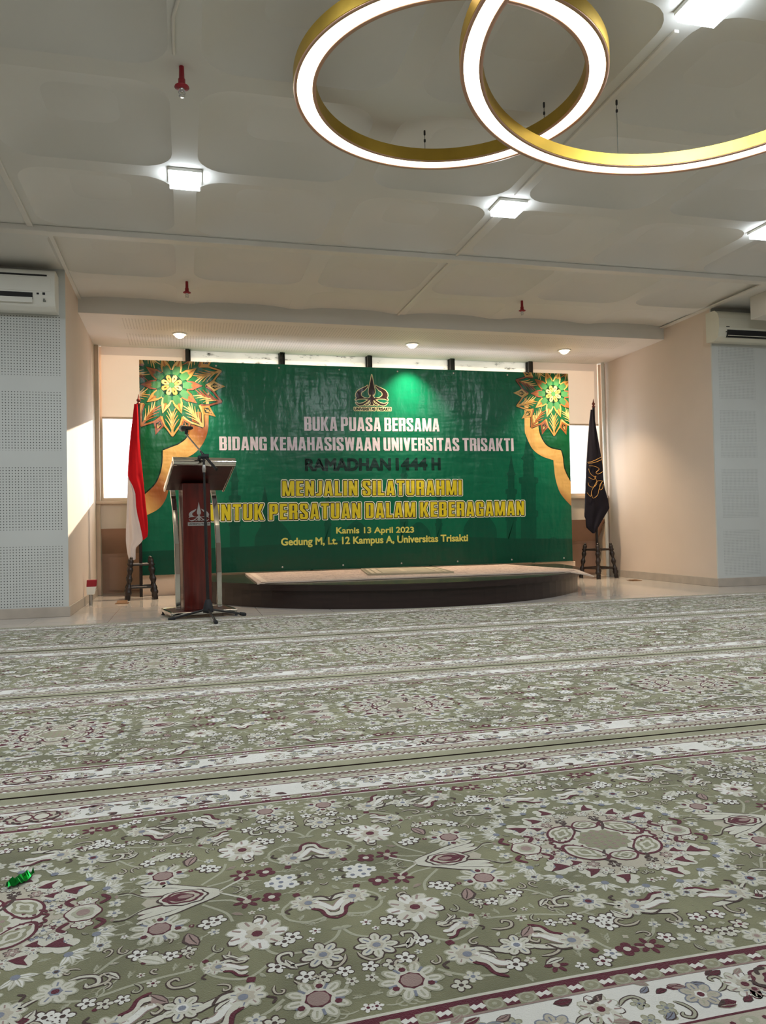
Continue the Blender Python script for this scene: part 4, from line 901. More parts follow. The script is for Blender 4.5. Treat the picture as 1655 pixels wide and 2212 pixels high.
def block(txt, lt, lb, rt, rb, name, fill, outl=(), gap=0.075):
    """txt fitted between photo points left top/bottom and right top/bottom"""
    f = Flat(); LT, LB, RT, RB = B2(*lt), B2(*lb), B2(*rt), B2(*rb)
    polys = []; x = 0
    for ch in txt:
        if ch == ' ': x += 0.19; continue
        w = max(p[0] for q in GL[ch] for p in q); polys += [[(p[0]+x, p[1]) for p in q] for q in GL[ch]]; x += w+gap
    W_ = x-gap
    def mp(p):
        u = p[0]/W_; lo = (LB[0]+(RB[0]-LB[0])*u, LB[1]+(RB[1]-LB[1])*u); hi = (LT[0]+(RT[0]-LT[0])*u, LT[1]+(RT[1]-LT[1])*u)
        return (lo[0]+(hi[0]-lo[0])*p[1], lo[1]+(hi[1]-lo[1])*p[1])
    for q in polys: f.poly([mp(p) for p in q], 0, 4)
    mats = [V[fill]]
    for k, (d, cl) in enumerate(outl):
        mats.append(V[cl])
        for q in polys: f.fat([mp(p) for p in q], d, k+1, 3-k)
    return f.done(name, mats)
block('BUKA PUASA BERSAMA', (657, 900), (657.5, 930.5), (949, 904), (949.5, 932), 'headline_lettering', 'lilac')
block('BIDANG KEMAHASISWAAN UNIVERSITAS TRISAKTI', (473.5, 943), (474, 972.5), (1109, 947), (1110, 974.5), 'headline_lettering', 'lilac')
block('MENJALIN SILATURAHMI', (610, 1039), (610, 1071.5), (997, 1037.5), (997.5, 1069), 'slogan_lettering', 'yellow', ((0.0085, 'black'), (0.018, 'white')), 0.125)
block('UNTUK PERSATUAN DALAM KEBERAGAMAN', (454, 1090), (454, 1125), (1132, 1082.5), (1132.5, 1113), 'slogan_lettering', 'yellow', ((0.0085, 'black'), (0.018, 'white')), 0.125)
def font_mesh(txt, bold=0.02, space=1.0):
    cu = bpy.data.curves.new('lettering', 'FONT'); cu.body = txt; cu.offset = bold; cu.dimensions = '2D'; cu.fill_mode = 'BOTH'; cu.resolution_u = 6; cu.space_character = space
    ob = bpy.data.objects.new('lettering', cu); COL.objects.link(ob)
    dg = bpy.context.evaluated_depsgraph_get(); dg.update()
    me = bpy.data.meshes.new_from_object(ob.evaluated_get(dg)); v = [tuple(x.co) for x in me.vertices]; fc = [tuple(p.vertices) for p in me.polygons]
    bpy.data.objects.remove(ob); bpy.data.curves.remove(cu); bpy.data.meshes.remove(me); return v, fc
def plain(txt, l, r, cap, name, cl, layer=3, capr=None, bold=0.02):
    """ordinary bold lettering between photo baseline points l, r; cap = photo height of capitals; strokes thickened all round"""
    v, fc = font_mesh(txt, 0.0); hv, _ = font_mesh('H', 0.0)
    ch = max(p[1] for p in hv); x0 = min(p[0] for p in v); x1 = max(p[0] for p in v)
    A = B2(*l); B_ = B2(*r); hz = B2(l[0], l[1]-cap)[1]-A[1]; hz2 = B2(r[0], r[1]-(capr or cap))[1]-B_[1]
    q = []
    for p in v:
        u = (p[0]-x0)/(x1-x0); q.append((A[0]+(B_[0]-A[0])*u, A[1]+(B_[1]-A[1])*u+(hz+(hz2-hz)*u)*p[1]/ch))
    cnt = {}
    for f_ in fc:
        for i in range(len(f_)):
            e = tuple(sorted((f_[i], f_[(i+1) % len(f_)]))); cnt[e] = cnt.get(e, 0)+1
    f = Flat(); d = bold*hz
    for f_ in fc: f.poly([q[i] for i in f_], 0, layer)
    for (i, j), n in cnt.items():
        if n != 1: continue
        a, c = Vector(q[i]), Vector(q[j]); e = c-a
        if e.length < 1e-7: continue
        e.normalize(); k = Vector((-e.y, e.x))*d; e = e*d*0.6
        f.poly([tuple(a+k-e), tuple(a-k-e), tuple(c-k+e), tuple(c+k+e)], 0, layer)
    return f.done(name, [V[cl]])
for w_, xa, xb in (('RAMADHAN', 660.6, 843.5), ('1444', 856.5, 922), ('H', 934, 950.6)):
    plain(w_, (xa, 1016-(xa-660.6)*0.0069), (xb, 1016-(xb-660.6)*0.0069), 24, 'month_lettering', 'text', 3, 23.4, 0.075)
plain('Kamis 13 April 2023', (727, 1152), (894, 1150), 12.5, 'date_lettering', 'lime', 3, 11.5, 0.045)
plain('Gedung M, Lt. 12 Kampus A, Universitas Trisakti', (608, 1178), (1010.6, 1168.5), 15, 'venue_lettering', 'lime', 3, 14, 0.045)

# university emblem
def mir(L): return [(1606-x, y) for x, y in L]
HORN = [(690, 540), (680, 590), (600, 680), (530, 720), (505, 770), (510, 810), (540, 850), (600, 885), (730, 905), (720, 932), (600, 906), (450, 912), (360, 945), (352, 935), (390, 890), (360, 830), (370, 760), (430, 680), (540, 620), (640, 580)]
LOW = [(715, 935), (600, 1008), (560, 1028), (480, 1043), (420, 1040), (370, 1003), (362, 1012), (400, 1065), (470, 1097), (560, 1085), (640, 1035), (735, 950)]
LOW2 = [(765, 955), (740, 1010), (695, 1058), (620, 1072), (640, 1092), (705, 1085), (755, 1040), (788, 965)]
EMB = [[(803, 250), (850, 490), (885, 650), (892, 730), (872, 800), (734, 800), (714, 730), (721, 650), (756, 490)],
       [(780, 795), (826, 795), (838, 850), (890, 895), (960, 914), (890, 935), (826, 968), (780, 968), (716, 935), (646, 914), (716, 895), (768, 850)],
       HORN, mir(HORN), LOW, mir(LOW), LOW2, mir(LOW2), [(786, 965), (820, 965), (846, 1082), (760, 1082)]]
f = Flat(); E2 = [[B2(740+x/12.73, 790+y/12.73) for x, y in L] for L in EMB]
for L in E2: f.poly(L, 0, 5); f.fat(L, 0.0085, 1, 3)
f.done('university_emblem', [V['brown'], V['cream']])
plain('UNIVERSITAS TRISAKTI', (765.5, 886.5), (844.5, 887), 6.3, 'caption_lettering', 'cream', 3, bold=0.26)
plain('UNIVERSITAS TRISAKTI', (765.8, 886.3), (844.2, 886.8), 5.8, 'caption_lettering', 'black', 5, bold=0.06)
for i in range(8):
    x = BX0+0.12+(BX1-BX0-0.24)*i/7
    for z in (BZ0+0.04, BZ1-0.04): MB().lathe([(0.004, 0), (0.010, 0), (0.010, 0.001), (0.004, 0.001)], (x, YBN-0.0002, z), 12, 0, (0, -1, 0)).build('eyelet', M['steel'], ban)

# ================================================================== LECTERN
LA = 0.205; LC = Vector((0.10, 6.64, 0)); cu, sv = cos(LA), sin(LA)
def L3(u, v, z): return (LC.x+u*cu-v*sv, LC.y+u*sv+v*cu, z)
lec = thing('lectern', 'mahogany lectern with chrome legs and emblem left of the stage', 'lectern', tuple(LC))
def lbox(b, u0, v0, z0, u1, v1, z1, mi=0):
    v = [L3(u, w, z) for z in (z0, z1) for w in (v0, v1) for u in (u0, u1)]
    return b.add(v, [(0, 2, 3, 1), (4, 5, 7, 6), (0, 1, 5, 4), (2, 6, 7, 3), (0, 4, 6, 2), (1, 3, 7, 5)], mi)
# base: mahogany slab with chrome edging on four feet
b = MB(); lbox(b, -0.25, -0.21, 0.035, 0.25, 0.22, 0.05); b.build('base_plate', M['wood_dark'], lec)
for a in ((-0.265, -0.232, 0.03, 0.265, -0.21, 0.055), (-0.265, 0.22, 0.03, 0.265, 0.235, 0.055), (-0.272, -0.21, 0.03, -0.25, 0.22, 0.055), (0.25, -0.21, 0.03, 0.272, 0.22, 0.055)):
    b = MB(); lbox(b, *a); b.build('base_trim', M['chrome'], lec, bevel=0.004)
for u in (-0.255, 0.255):
    for w in (-0.215, 0.22):
        MB().lathe([(0.006, 0), (0.014, 0), (0.014, 0.008), (0.008, 0.012), (0.008, 0.035)], L3(u, w, 0), 12).build('foot', M['rubber'], lec)
b = MB(); lbox(b, -0.135, -0.07, 0.05, 0.095, 0.10, 1.10); b.build('column', M['wood'], lec, bevel=0.006)
for u in (-0.168, 0.178):
    pts = [(0.055, 0.02), (0.35, 0.02), (0.60, 0.035), (0.75, 0.06), (0.88, 0.10), (0.98, 0.145), (1.09, 0.21)]
    b = MB(); b.bar([L3(u, w, z) for z, w in pts], Vector((cu, sv, 0))*0.021, Vector((-sv, cu, 0))*0.012); b.build('leg', M['chrome'], lec, bevel=0.004)
# desk: sloping top between rail (front, high) and book ledge (back, low)
def desk(v): return 1.262-(v+0.24)*0.52
b = MB(); t_ = 0.028; U0, U1, V0, V1 = -0.235, 0.245, -0.235, 0.115
vv = [L3(u, w, desk(w)-d) for d in (t_, 0) for w in (V0, V1) for u in (U0, U1)]
b.add(vv, [(0, 2, 3, 1), (4, 5, 7, 6), (0, 1, 5, 4), (2, 6, 7, 3), (0, 4, 6, 2), (1, 3, 7, 5)]); b.build('desk_top', M['wood_dark'], lec, bevel=0.003)
b = MB(); r = 0.036; c0, c1 = L3(U0-0.012, V0-0.012, desk(V0)+0.002), L3(U1+0.012, V0-0.012, desk(V0)+0.002); b.tube([c0, c1], r, 24); b.build('front_rail', M['chrome'], lec)
for u in (U0-0.008, U1+0.008):
    b = MB(); b.bar([L3(u, V0, desk(V0)-0.012), L3(u, V1+0.02, desk(V1+0.02)-0.012)], Vector((cu, sv, 0))*0.008, Vector((0, 0, 1))*0.018); b.build('side_trim', M['chrome'], lec, bevel=0.003)
b = MB(); b.bar([L3(U0-0.008, V1+0.015, desk(V1)+0.012), L3(U1+0.008, V1+0.015, desk(V1)+0.012)], Vector((-sv, cu, 0))*0.006, Vector((0, 0, 1))*0.022); b.build('book_ledge', M['chrome'], lec, bevel=0.003)
# silver emblem and name plate on the column
def col_pt(x, y, d): return L3((x-803)/930*0.175-0.005, -0.0705-d, 0.86-(y-690)/930*0.175)
b = MB()
for L in EMB:
    n = len(L); v = [col_pt(x, y, 0.003) for x, y in L]+[col_pt(x, y, 0.0) for x, y in L]
    b.add(v, [tuple(range(n))]+[(i, (i+1) % n, n+(i+1) % n, n+i) for i in range(n)])
b.build('emblem', M['steel'], lec)
b = MB(); lbox(b, -0.097, -0.0735, 0.747, 0.087, -0.0705, 0.776); np_ = b.build('name_plate', M['steel'], lec)
v, fc = font_mesh('UNIVERSITAS TRISAKTI', 0.03); x0 = min(p[0] for p in v); x1 = max(p[0] for p in v)
b = MB(); b.add([L3(-0.09+0.17*(p[0]-x0)/(x1-x0), -0.0739, 0.755+p[1]*0.018) for p in v], fc); b.build('engraving', M['dark'], np_)

# ================================================================== MICROPHONE STAND
mc = on_z(452, 1320, 0.0); mc = Vector((0.165, 6.27, 0))
ms = thing('microphone_stand', 'black boom microphone stand on three legs in front of the lectern', 'microphone stand', tuple(mc))
MB().lathe([(0.026, 0.055), (0.040, 0.058), (0.042, 0.075), (0.034, 0.12), (0.022, 0.155), (0.018, 0.16)], (mc.x, mc.y, 0), 20).build('hub', M['rubber'], ms)
for px, py, zz in ((366, 1338, 0.012), (467, 1345, 0.024), (529, 1327, 0.012)):
    e = on_z(px, py, zz); s = Vector((mc.x, mc.y, 0.085)); d = (e-s).normalized(); s = s+d*0.03
    lg = MB().tube([s, s.lerp(e, 0.5), e], 0.0095, 10).build('leg', M['blackm'], ms)
    MB().tube([e-d*0.045, e-d*0.005, e+d*0.008], [0.014, 0.0155, 0.012], 12).build('rubber_foot', M['rubber'], lg)
pt = on_y(440, 988, mc.y+0.03)
MB().tube([(mc.x, mc.y, 0.05), (mc.x+(pt.x-mc.x)*0.6, mc.y+0.018, pt.z*0.6)], 0.0125, 12).build('lower_pole', M['blackm'], ms)
MB().tube([(mc.x+(pt.x-mc.x)*0.58, mc.y+0.017, pt.z*0.58), tuple(pt)], 0.0095, 12).build('upper_pole', M['blackm'], ms)
cl0 = Vector((mc.x+(pt.x-mc.x)*0.93, mc.y+0.028, pt.z*0.93))
MB().tube([cl0-Vector((0, 0, 0.03)), cl0-Vector((0, 0, 0.0)), cl0+Vector((0, 0, 0.03))], [0.012, 0.017, 0.012], 14).build('collar', M['steel'], ms)
bj = on_y(443, 986, pt.y); MB().tube([bj-Vector((0.03, 0, 0)), bj+Vector((0.03, 0, 0))], 0.02, 14).build('boom_clamp', M['rubber'], ms)
MB().lathe([(0.006, 0), (0.017, 0.004), (0.017, 0.022), (0.008, 0.028)], tuple(bj+Vector((-0.03, 0, -0.01))), 12, 0, (-1, 0, 0)).build('clamp_knob', M['rubber'], ms)
bt = on_y(402, 938, pt.y+0.10); bb_ = on_y(468, 1014, pt.y-0.16); dd = (bt-bj).normalized()
MB().tube([bj-dd*0.03, bt], 0.0065, 12).build('boom', M['chrome'], ms)
MB().tube([bj+dd*0.06, bj-dd*0.03, bb_], [0.0085, 0.011, 0.0115], 12).build('boom_sleeve', M['blackm'], ms)
clp = on_y(403, 933, bt.y); MB().tube([bt, bt.lerp(clp, 0.6)+Vector((0, 0, 0.005)), clp+Vector((0, 0, 0.012))], [0.010, 0.014, 0.016], 12).build('microphone_clip', M['rubber'], ms)
mi0 = on_y(409, 928, bt.y-0.02)+Vector((0, 0, 0.012)); mi1 = on_y(388, 929, bt.y+0.10)+Vector((0, 0, 0.012)); d = (mi1-mi0).normalized(); a_ = mi0-d*0.04; L_ = 0.17
mic = thing('microphone', 'black handheld microphone with grey mesh head held on the boom', 'microphone', tuple(mi0))
MB().tube([a_, a_+d*0.02, a_+d*0.11, a_+d*0.125], [0.011, 0.014, 0.021, 0.022], 18).build('body', M['blackm'], mic)
MB().tube([a_+d*0.125, a_+d*0.135, a_+d*0.15, a_+d*0.165, a_+d*0.175], [0.024, 0.026, 0.026, 0.020, 0.008], 18).build('grille', M['steel'], mic)

# ================================================================== FLAGS AND STANDS
def turned(p0, p1, n=26):
    p0, p1 = Vector(p0), Vector(p1); pts = []; rs = []
    for k in range(n):
        t = k/(n-1); pts.append(p0.lerp(p1, t))
        r = 0.024+0.007*sin(t*pi*9)*(1 if 0.2 < t < 0.85 else 0.3)
        if 0.13 < t < 0.22 or 0.8 < t < 0.87: r = 0.034
        rs.append(r if t < 0.98 else 0.012)
    return pts, rs
def flag_stand(c, rz, label, half=0.14, top=0.098):
    t = thing('flag_stand', label, 'flag stand', c, 'turned wooden flag stands')
    q = [(-1, -1), (1, -1), (1, 1), (-1, 1)]; ca, sa = cos(rz), sin(rz)
    def W(x, y, z): return (c[0]+x*ca-y*sa, c[1]+x*sa+y*ca, z)
    for sx, sy in q:
        pts, rs = turned(W(sx*half, sy*half, 0.0), W(sx*top, sy*top, 0.43)); lg = MB().tube(pts, rs, 12).build('leg', M['stand'], t)
        MB().lathe([(0.012, 0), (0.018, 0.006), (0.016, 0.014), (0.006, 0.022)], W(sx*top, sy*top, 0.426), 12).build('knob', M['stand'], lg)
    for z, h in ((0.365, top+0.008), (0.13, half-0.014)):
        for i in range(4):
            a, b_ = q[i], q[(i+1) % 4]; MB().tube([W(a[0]*h, a[1]*h, z), W(b_[0]*h, b_[1]*h, z)], 0.0125, 10).build('stretcher', M['stand'], t)
        d = Vector((ca, sa, 0)); b = MB(); b.bar([W(-h, 0, z), W(-0.026, 0, z)], (-sa*0.025, ca*0.025, 0), (0, 0, 0.009)); b.bar([W(0.026, 0, z), W(h, 0, z)], (-sa*0.025, ca*0.025, 0), (0, 0, 0.009))
        n = 16; v = [W(rr*cos(2*pi*k/n), rr*sin(2*pi*k/n), z+dz) for rr in (0.019, 0.036) for dz in (-0.009, 0.009) for k in range(n)]
        b.add(v, [(k+o*n, (k+1) % n+o*n, (k+1) % n+p_*n, k+p_*n) for o, p_ in ((0, 1), (1, 3), (3, 2), (2, 0)) for k in range(n)])
        b.build('holder_board', M['stand'], t)
    return t
flag_stand((-0.462, 8.53, 0), 0.09, 'dark turned wooden stool-like stand holding the red and white flag')
flag_stand((5.095, 8.86, 0), 0.25, 'dark turned wooden stool-like stand holding the black flag', 0.155, 0.11)

def cloth(rows, y0, mb, dep, ph, mi=0, n=18):
    """rows: photo (xl, xr, y) from top to bottom -> closed folded cloth around depth y0"""
    R_rows = []
    for j, (xl, xr, py) in enumerate(rows):
        A = on_y(xl, py, y0); B_ = on_y(xr, py, y0); w = B_.x-A.x; loop = []
        def fold(u):
            return dep*min(1, w/0.12)*(0.55*sin(u*pi)+0.35*sin(u*9+ph+j*0.10)*sin(u*pi)**0.5+0.15*sin(u*17+ph*2-j*0.07))
        for k in range(n+1):
            u = k/n; loop.append((A.x+w*u, y0-0.008-max(fold(u), -0.004), A.z+(B_.z-A.z)*u))
        for k in range(n, -1, -1):
            u = k/n; loop.append((A.x+w*u, y0+0.008+dep*0.5*sin(u*pi)+0.2*dep*sin(u*8+ph), A.z+(B_.z-A.z)*u))
        R_rows.append(loop)
    m_ = 2*(n+1); v = [p for l in R_rows for p in l]
    mb.add(v, [(a*m_+k, a*m_+(k+1) % m_, (a+1)*m_+(k+1) % m_, (a+1)*m_+k) for a in range(len(R_rows)-1) for k in range(m_)], mi, True)
    mb.add(R_rows[0], [tuple(range(m_))], mi); mb.add(R_rows[-1], [tuple(range(m_))[::-1]], mi)
def lerp_rows(L, ys):
    o = []
    for y in ys:
        for (x0, y0_), (x1, y1_) in zip(L, L[1:]):
            if y0_ <= y <= y1_ or (y < y0_ and (x0, y0_) == L[0]): o.append(x0+(x1-x0)*(y-y0_)/(y1_-y0_)); break
        else: o.append(L[-1][0])
    return o
def flag_pole(t, x, y, z0, z1):
    MB().tube([(x, y, z0), (x, y, z1-0.10)], 0.0165, 14).build('pole', M['stand'], t)
    MB().lathe([(0.010, 0), (0.020, 0.006), (0.022, 0.02), (0.012, 0.028), (0.011, 0.034), (0.020, 0.042), (0.021, 0.056), (0.010, 0.07), (0.004, 0.105), (0.001, 0.12)], (x, y, z1-0.11), 16).build('finial', M['finial'], t)
FLX, FLY = -0.462, 8.53
fl = thing('flag', 'red and white flag hanging in folds on a dark pole at left', 'flag', (FLX, FLY, 0.14), 'flags on wooden stands')
flag_pole(fl, FLX, FLY, 0.02, 2.16)
left = [(290, 873), (287, 900), (282, 940), (278, 985), (276, 1020), (276, 1045), (274, 1100), (272, 1150), (272, 1170), (275, 1195), (280, 1213)]
right = [(297, 873), (299, 900), (301, 950), (304, 985), (308, 1020), (311.5, 1055), (315, 1090), (318.5, 1120), (320, 1150), (318, 1160), (309, 1167)]
bnd = [(276, 1028), (278, 1036), (286, 1050), (291.5, 1066), (293, 1094), (296, 1112), (300, 1128), (304.5, 1148), (308, 1166)]
YFL = FLY-0.026
ys = [873+(1027-873)*k/22 for k in range(23)]
b = MB(); cloth([(a, c, y) for a, c, y in zip(lerp_rows(left, ys), lerp_rows(right, ys), ys)]+[(a, c, y) for y in [1028+(1166-1028)*k/22 for k in range(23)] for a, c in [(lerp_rows(bnd, [y])[0], lerp_rows(right, [y])[0])]], YFL, b, 0.024, 0.4)
b.build('red_field', M['red_flag'], fl)
wr = bnd+[(304, 1172), (295, 1181), (292, 1184), (292, 1208), (283, 1213)]
ys = [1031+(1213-1031)*k/36 for k in range(37)]
b = MB(); cloth(list(zip(lerp_rows(left, ys), [x+1.0 for x in lerp_rows(wr, ys)], ys)), YFL-0.004, b, 0.026, 1.3); b.build('white_field', M['white_flag'], fl)
FRX, FRY = 5.085, 8.86
fr = thing('flag', 'black flag with gold line emblem hanging on a dark pole at right', 'flag', (FRX, FRY, 0.05), 'flags on wooden stands')
flag_pole(fr, FRX, FRY, 0.02, 2.285)
left = [(1277, 885), (1274, 910), (1270, 960), (1267, 1010), (1265, 1060), (1264, 1100), (1263, 1115), (1266, 1119), (1267, 1139), (1281, 1152)]
right = [(1282, 885), (1285, 910), (1290, 940), (1296, 975), (1301, 1005), (1303, 1035), (1306, 1055), (1313, 1080), (1316, 1098), (1300, 1125), (1291, 1141), (1284, 1152)]
ys = [885+(1152-885)*k/44 for k in range(45)]; YFR = FRY-0.03
b = MB(); cloth(list(zip(lerp_rows(left, ys), lerp_rows(right, ys), ys)), YFR, b, 0.022, 2.2); b.build('cloth', M['black_flag'], fr)
b = MB()
for L in ([(505, 1070), (540, 1062), (570, 1048), (594, 1035)], [(510, 1075), (545, 1072), (580, 1060), (598, 1050)], [(515, 1092), (550, 1095), (580, 1112), (560, 1135), (575, 1145), (603, 1130)],
          [(512, 1110), (522, 1140), (545, 1160), (560, 1160), (545, 1180), (512, 1165)], [(550, 1165), (565, 1190), (560, 1215), (540, 1230), (515, 1220), (508, 1200)],
          [(603, 1190), (570, 1190), (550, 1220), (530, 1260), (535, 1290), (545, 1300), (570, 1280), (580, 1240), (600, 1192)], [(603, 1192), (585, 1215), (585, 1245), (600, 1240), (608, 1210)], [(502, 1265), (525, 1290), (530, 1265)]):
    q = spline([(1100+x/2.982, 640+y/2.982) for x, y in L], 5)
    b.tube([tuple(on_y(x, y, YFR-0.034)) for x, y in q], 0.0028, 6)
b.build('gold_emblem', M['gold_thread'], fr)

# ================================================================== SMALL THINGS ON THE FLOOR
c = Vector((-0.905, 8.02, 0)); t = thing('floor_marker', 'small red and white box on a short silver post by left alcove wall', 'marker', tuple(c))
MB().lathe([(0.018, 0), (0.018, 0.105)], tuple(c), 14).build('post', M['steel'], t)
def mk(z0, z1, w0, w1): return [(c.x+sx*w*1.0+0.012*(z-0.1)/0.14, c.y+sy*0.03, z) for z, w in ((z0, w0), (z1, w1)) for sx, sy in ((-1, -1), (1, -1), (1, 1), (-1, 1))]
BF = [(3, 2, 1, 0), (4, 5, 6, 7), (0, 1, 5, 4), (1, 2, 6, 5), (2, 3, 7, 6), (3, 0, 4, 7)]
MB().add(mk(0.105, 0.182, 0.034, 0.044), BF).build('white_case', M['white'], t, bevel=0.004); MB().add(mk(0.182, 0.248, 0.044, 0.045), BF).build('red_top', M['red_paint'], t, bevel=0.004)
for px, py, lab, dz in ((264, 1303.5, 'brass floor socket with raised lid near the red and white flag', 0.02), (1371, 1254, 'flat brass floor socket plate near the black flag', 0.004)):
    p = on_z(px, py, 0.0); t = thing('floor_socket', lab, 'floor socket', (p.x, p.y, 0), 'brass floor sockets')
    MB().box(p.x-0.065, p.y-0.06, 0.0, p.x+0.065, p.y+0.06, 0.004).build('plate', M['brass'], t, bevel=0.001)
    MB().add([(p.x-0.05, p.y-0.045, 0.0045), (p.x+0.05, p.y-0.045, 0.0045), (p.x+0.05, p.y+0.045, 0.0045+dz), (p.x-0.05, p.y+0.045, 0.0045+dz), (p.x-0.05, p.y-0.045, 0.0075), (p.x+0.05, p.y-0.045, 0.0075), (p.x+0.05, p.y+0.045, 0.0075+dz), (p.x-0.05, p.y+0.045, 0.0075+dz)], BF).build('lid', M['brass'], t)

# ================================================================== AIR CONDITIONERS
def split_ac(x0, x1, z0, z1, label, left):
    t = thing('air_conditioner', label, 'air conditioner', ((x0+x1)/2, YF, z0), 'wall air conditioners beside the alcove')
    D = 0.21; y = YF; body = M['white'] if left else M['ivory']; H_ = z1-z0
    prof = [(y, z0+0.01), (y-D*0.55, z0), (y-D*0.85, z0+H_*0.10), (y-D, z0+H_*0.3), (y-D, z1-0.05), (y-D*0.93, z1-0.015), (y-D*0.8, z1), (y, z1)]
    if not left: prof = [(y, z0+0.01), (y-D*0.6, z0), (y-D*0.9, z0+H_*0.12), (y-D, z0+H_*0.4), (y-D*0.99, z0+H_*0.7), (y-D*0.9, z1-0.04), (y-D*0.7, z1-0.005), (y-D*0.55, z1), (y, z1)]
    MB().prism(prof, 'x', x0, x1).build('body', body, t, bevel=0.014, segs=3)
    if left:
        MB().box(x0+0.05, y-D-0.004, z0+H_*0.44, x1-0.03, y-D+0.002, z1-0.075).build('front_panel', body, t, bevel=0.003)
        MB().box(x0+0.05, y-D-0.003, z1-0.062, x1-0.06, y-D+0.004, z1-0.048).build('intake_slot', M['dark'], t)
        MB().box(x0+0.05, y-D-0.002, z0+H_*0.24, x1-0.17, y-D+0.01, z0+H_*0.40).build('outlet', M['dark'], t)
        b = MB(); b.add([(x, yy, zz) for x in (x0+0.055, x1-0.172) for yy, zz in ((y-D-0.006, z0+H_*0.15), (y-D+0.004, z0+H_*0.15), (y-D+0.004, z0+H_*0.28), (y-D-0.006, z0+H_*0.28))], [(0, 1, 2, 3), (7, 6, 5, 4), (0, 4, 5, 1), (1, 5, 6, 2), (2, 6, 7, 3), (3, 7, 4, 0)])
        b.build('louvre', M['white'], t, bevel=0.002)
        for dx, w, h, zz in ((-0.14, 0.018, 0.014, 0.36), (-0.095, 0.02, 0.02, 0.355), (-0.09, 0.012, 0.006, 0.24), (-0.092, 0.022, 0.009, 0.19)):
            MB().box(x1+dx, y-D-0.003, z0+H_*zz, x1+dx+w, y-D+0.004, z0+H_*zz+h).build('indicator', M['rubber'] if h > 0.012 else M['cable'], t)
    else:
        MB().box(x0+0.10, y-D*0.985, z0+H_*0.10, x1-0.05, y-D*0.6, z0+H_*0.34).build('outlet', M['dark'], t)
        b = MB(); b.bar([(x0+0.105, y-D*0.99, z0+H_*0.15), (x1-0.055, y-D*0.99, z0+H_*0.15)], (0, 0.03, 0.008), (0, 0.002, 0.004)); b.build('louvre', M['ivory'], t)
        MB().box(x0+0.085, y-D-0.003, z0+H_*0.42, x0+0.125, y-D+0.006, z0+H_*0.445).build('badge', M['dark'], t)
        MB().lathe([(0.003, 0), (0.006, 0), (0.006, 0.006), (0.003, 0.006)], (x0+0.09, y-D*0.95, z0+H_*0.27), 10, 0, (0, -1, 0)).build('indicator', M['cable'], t)
split_ac(-1.95, -1.02, 2.56, 2.895, 'white wall air conditioner above the left perforated panel', True)
split_ac(5.385, 6.28, 2.575, 2.895, 'ivory wall air conditioner above the right perforated panel', False)
o = MB().box(5.6, 6.4, 2.735, 6.1, 6.62, ZC).build('ceiling_box', M['white_metal'], bevel=0.006); tag(o, 'white box under the ceiling in front of the ivory air conditioner', 'box')

# ================================================================== CEILING FITTINGS
o = MB().box(-3.6, 6.035, ZC-0.045, 8.0, 6.125, ZC-0.001).build('cable_trunking', M['white_metal'], bevel=0.004); tag(o, 'white cable trunking running across the whole ceiling', 'trunking')
o = MB().box(-1.085, 2.0, ZC-0.02, -1.045, 6.03, ZC).build('cable_trunking', M['white_metal'], bevel=0.003); tag(o, 'narrow white cable trunking along the left ceiling towards the cross trunking', 'trunking')
o = MB().box(2.215, 3.05, ZC-0.014, 2.24, 4.84, ZC).box(2.215, 5.16, ZC-0.014, 2.24, 6.03, ZC).box(2.215, 6.13, ZC-0.014, 2.24, YS-0.005, ZC).build('cable_trunking', M['white_metal'], bevel=0.002)
tag(o, 'thin white cable trunking along the ceiling rib between square lamps', 'trunking')
o = MB().tube([(0.03, 2.2, ZC-0.008), (0.03, 3.2, ZC-0.008), (-0.02, 3.45, ZC-0.008), (-0.02, 3.72, ZC-0.008)], 0.008, 8).build('conduit', M['white_metal']); tag(o, 'bent white conduit on the ceiling behind the nearest red sprinkler', 'conduit')

lamp = None; GL_ = 'square white ceiling lamps'
def square_lamp(x, y, lab):
    global lamp
    if lamp is None:
        lamp = thing('ceiling_lamp', lab, 'lamp', (x, y, ZC), GL_); s = 0.104; z = ZC-0.055
        MB().box(x-s, y-s, z+0.034, x+s, y+s, ZC).build('housing', M['white'], lamp, bevel=0.004)
        MB().box(x-s+0.01, y-s+0.01, z, x+s-0.01, y+s-0.01, z+0.034).build('diffuser', M['led_cool'], lamp, bevel=0.003)
        o = lamp
    else:
        o = dup(lamp, (x, y, ZC), lab)
    L = bpy.data.lights.new('lamp_light', 'AREA'); L.shape = 'SQUARE'; L.size = 0.18; L.energy = LAMP_W; L.color = (0.90, 0.96, 1.0); L.spread = pi
    lo = bpy.data.objects.new('lamp_light', L); COL.objects.link(lo); lo.location = (x, y, ZC-0.058)
square_lamp(0.03, 5.01, 'square white lamp on the ceiling above the lectern')
for x, y, lab in ((2.245, 5.01, 'square white lamp on the ceiling just beyond the gold rings'), (4.43, 5.02, 'square white lamp cut by the right edge of the picture'), (2.24, 2.84, 'square white lamp cut by the top edge right of the gold rings'),
                  (0.03, 2.84, 'unseen square white lamp added on the left ceiling rib, above the view'), (4.43, 2.84, 'unseen square white lamp added on the right ceiling rib, above the view'),  # from here on: unseen lamps outside the frame, added to light the hall
                  (-2.2, 5.01, 'unseen square white lamp added on the far left ceiling beyond the frame'), (-2.2, 2.0, 'unseen square white lamp added on the far left ceiling nearer the camera'), (6.9, 4.0, 'unseen square white lamp added on the far right ceiling beyond the frame'),
                  (0.03, -1.9, 'unseen square white lamp added behind the camera on the left rib'), (4.43, -1.9, 'unseen square white lamp added behind the camera on the right rib')):
    square_lamp(x, y, lab)

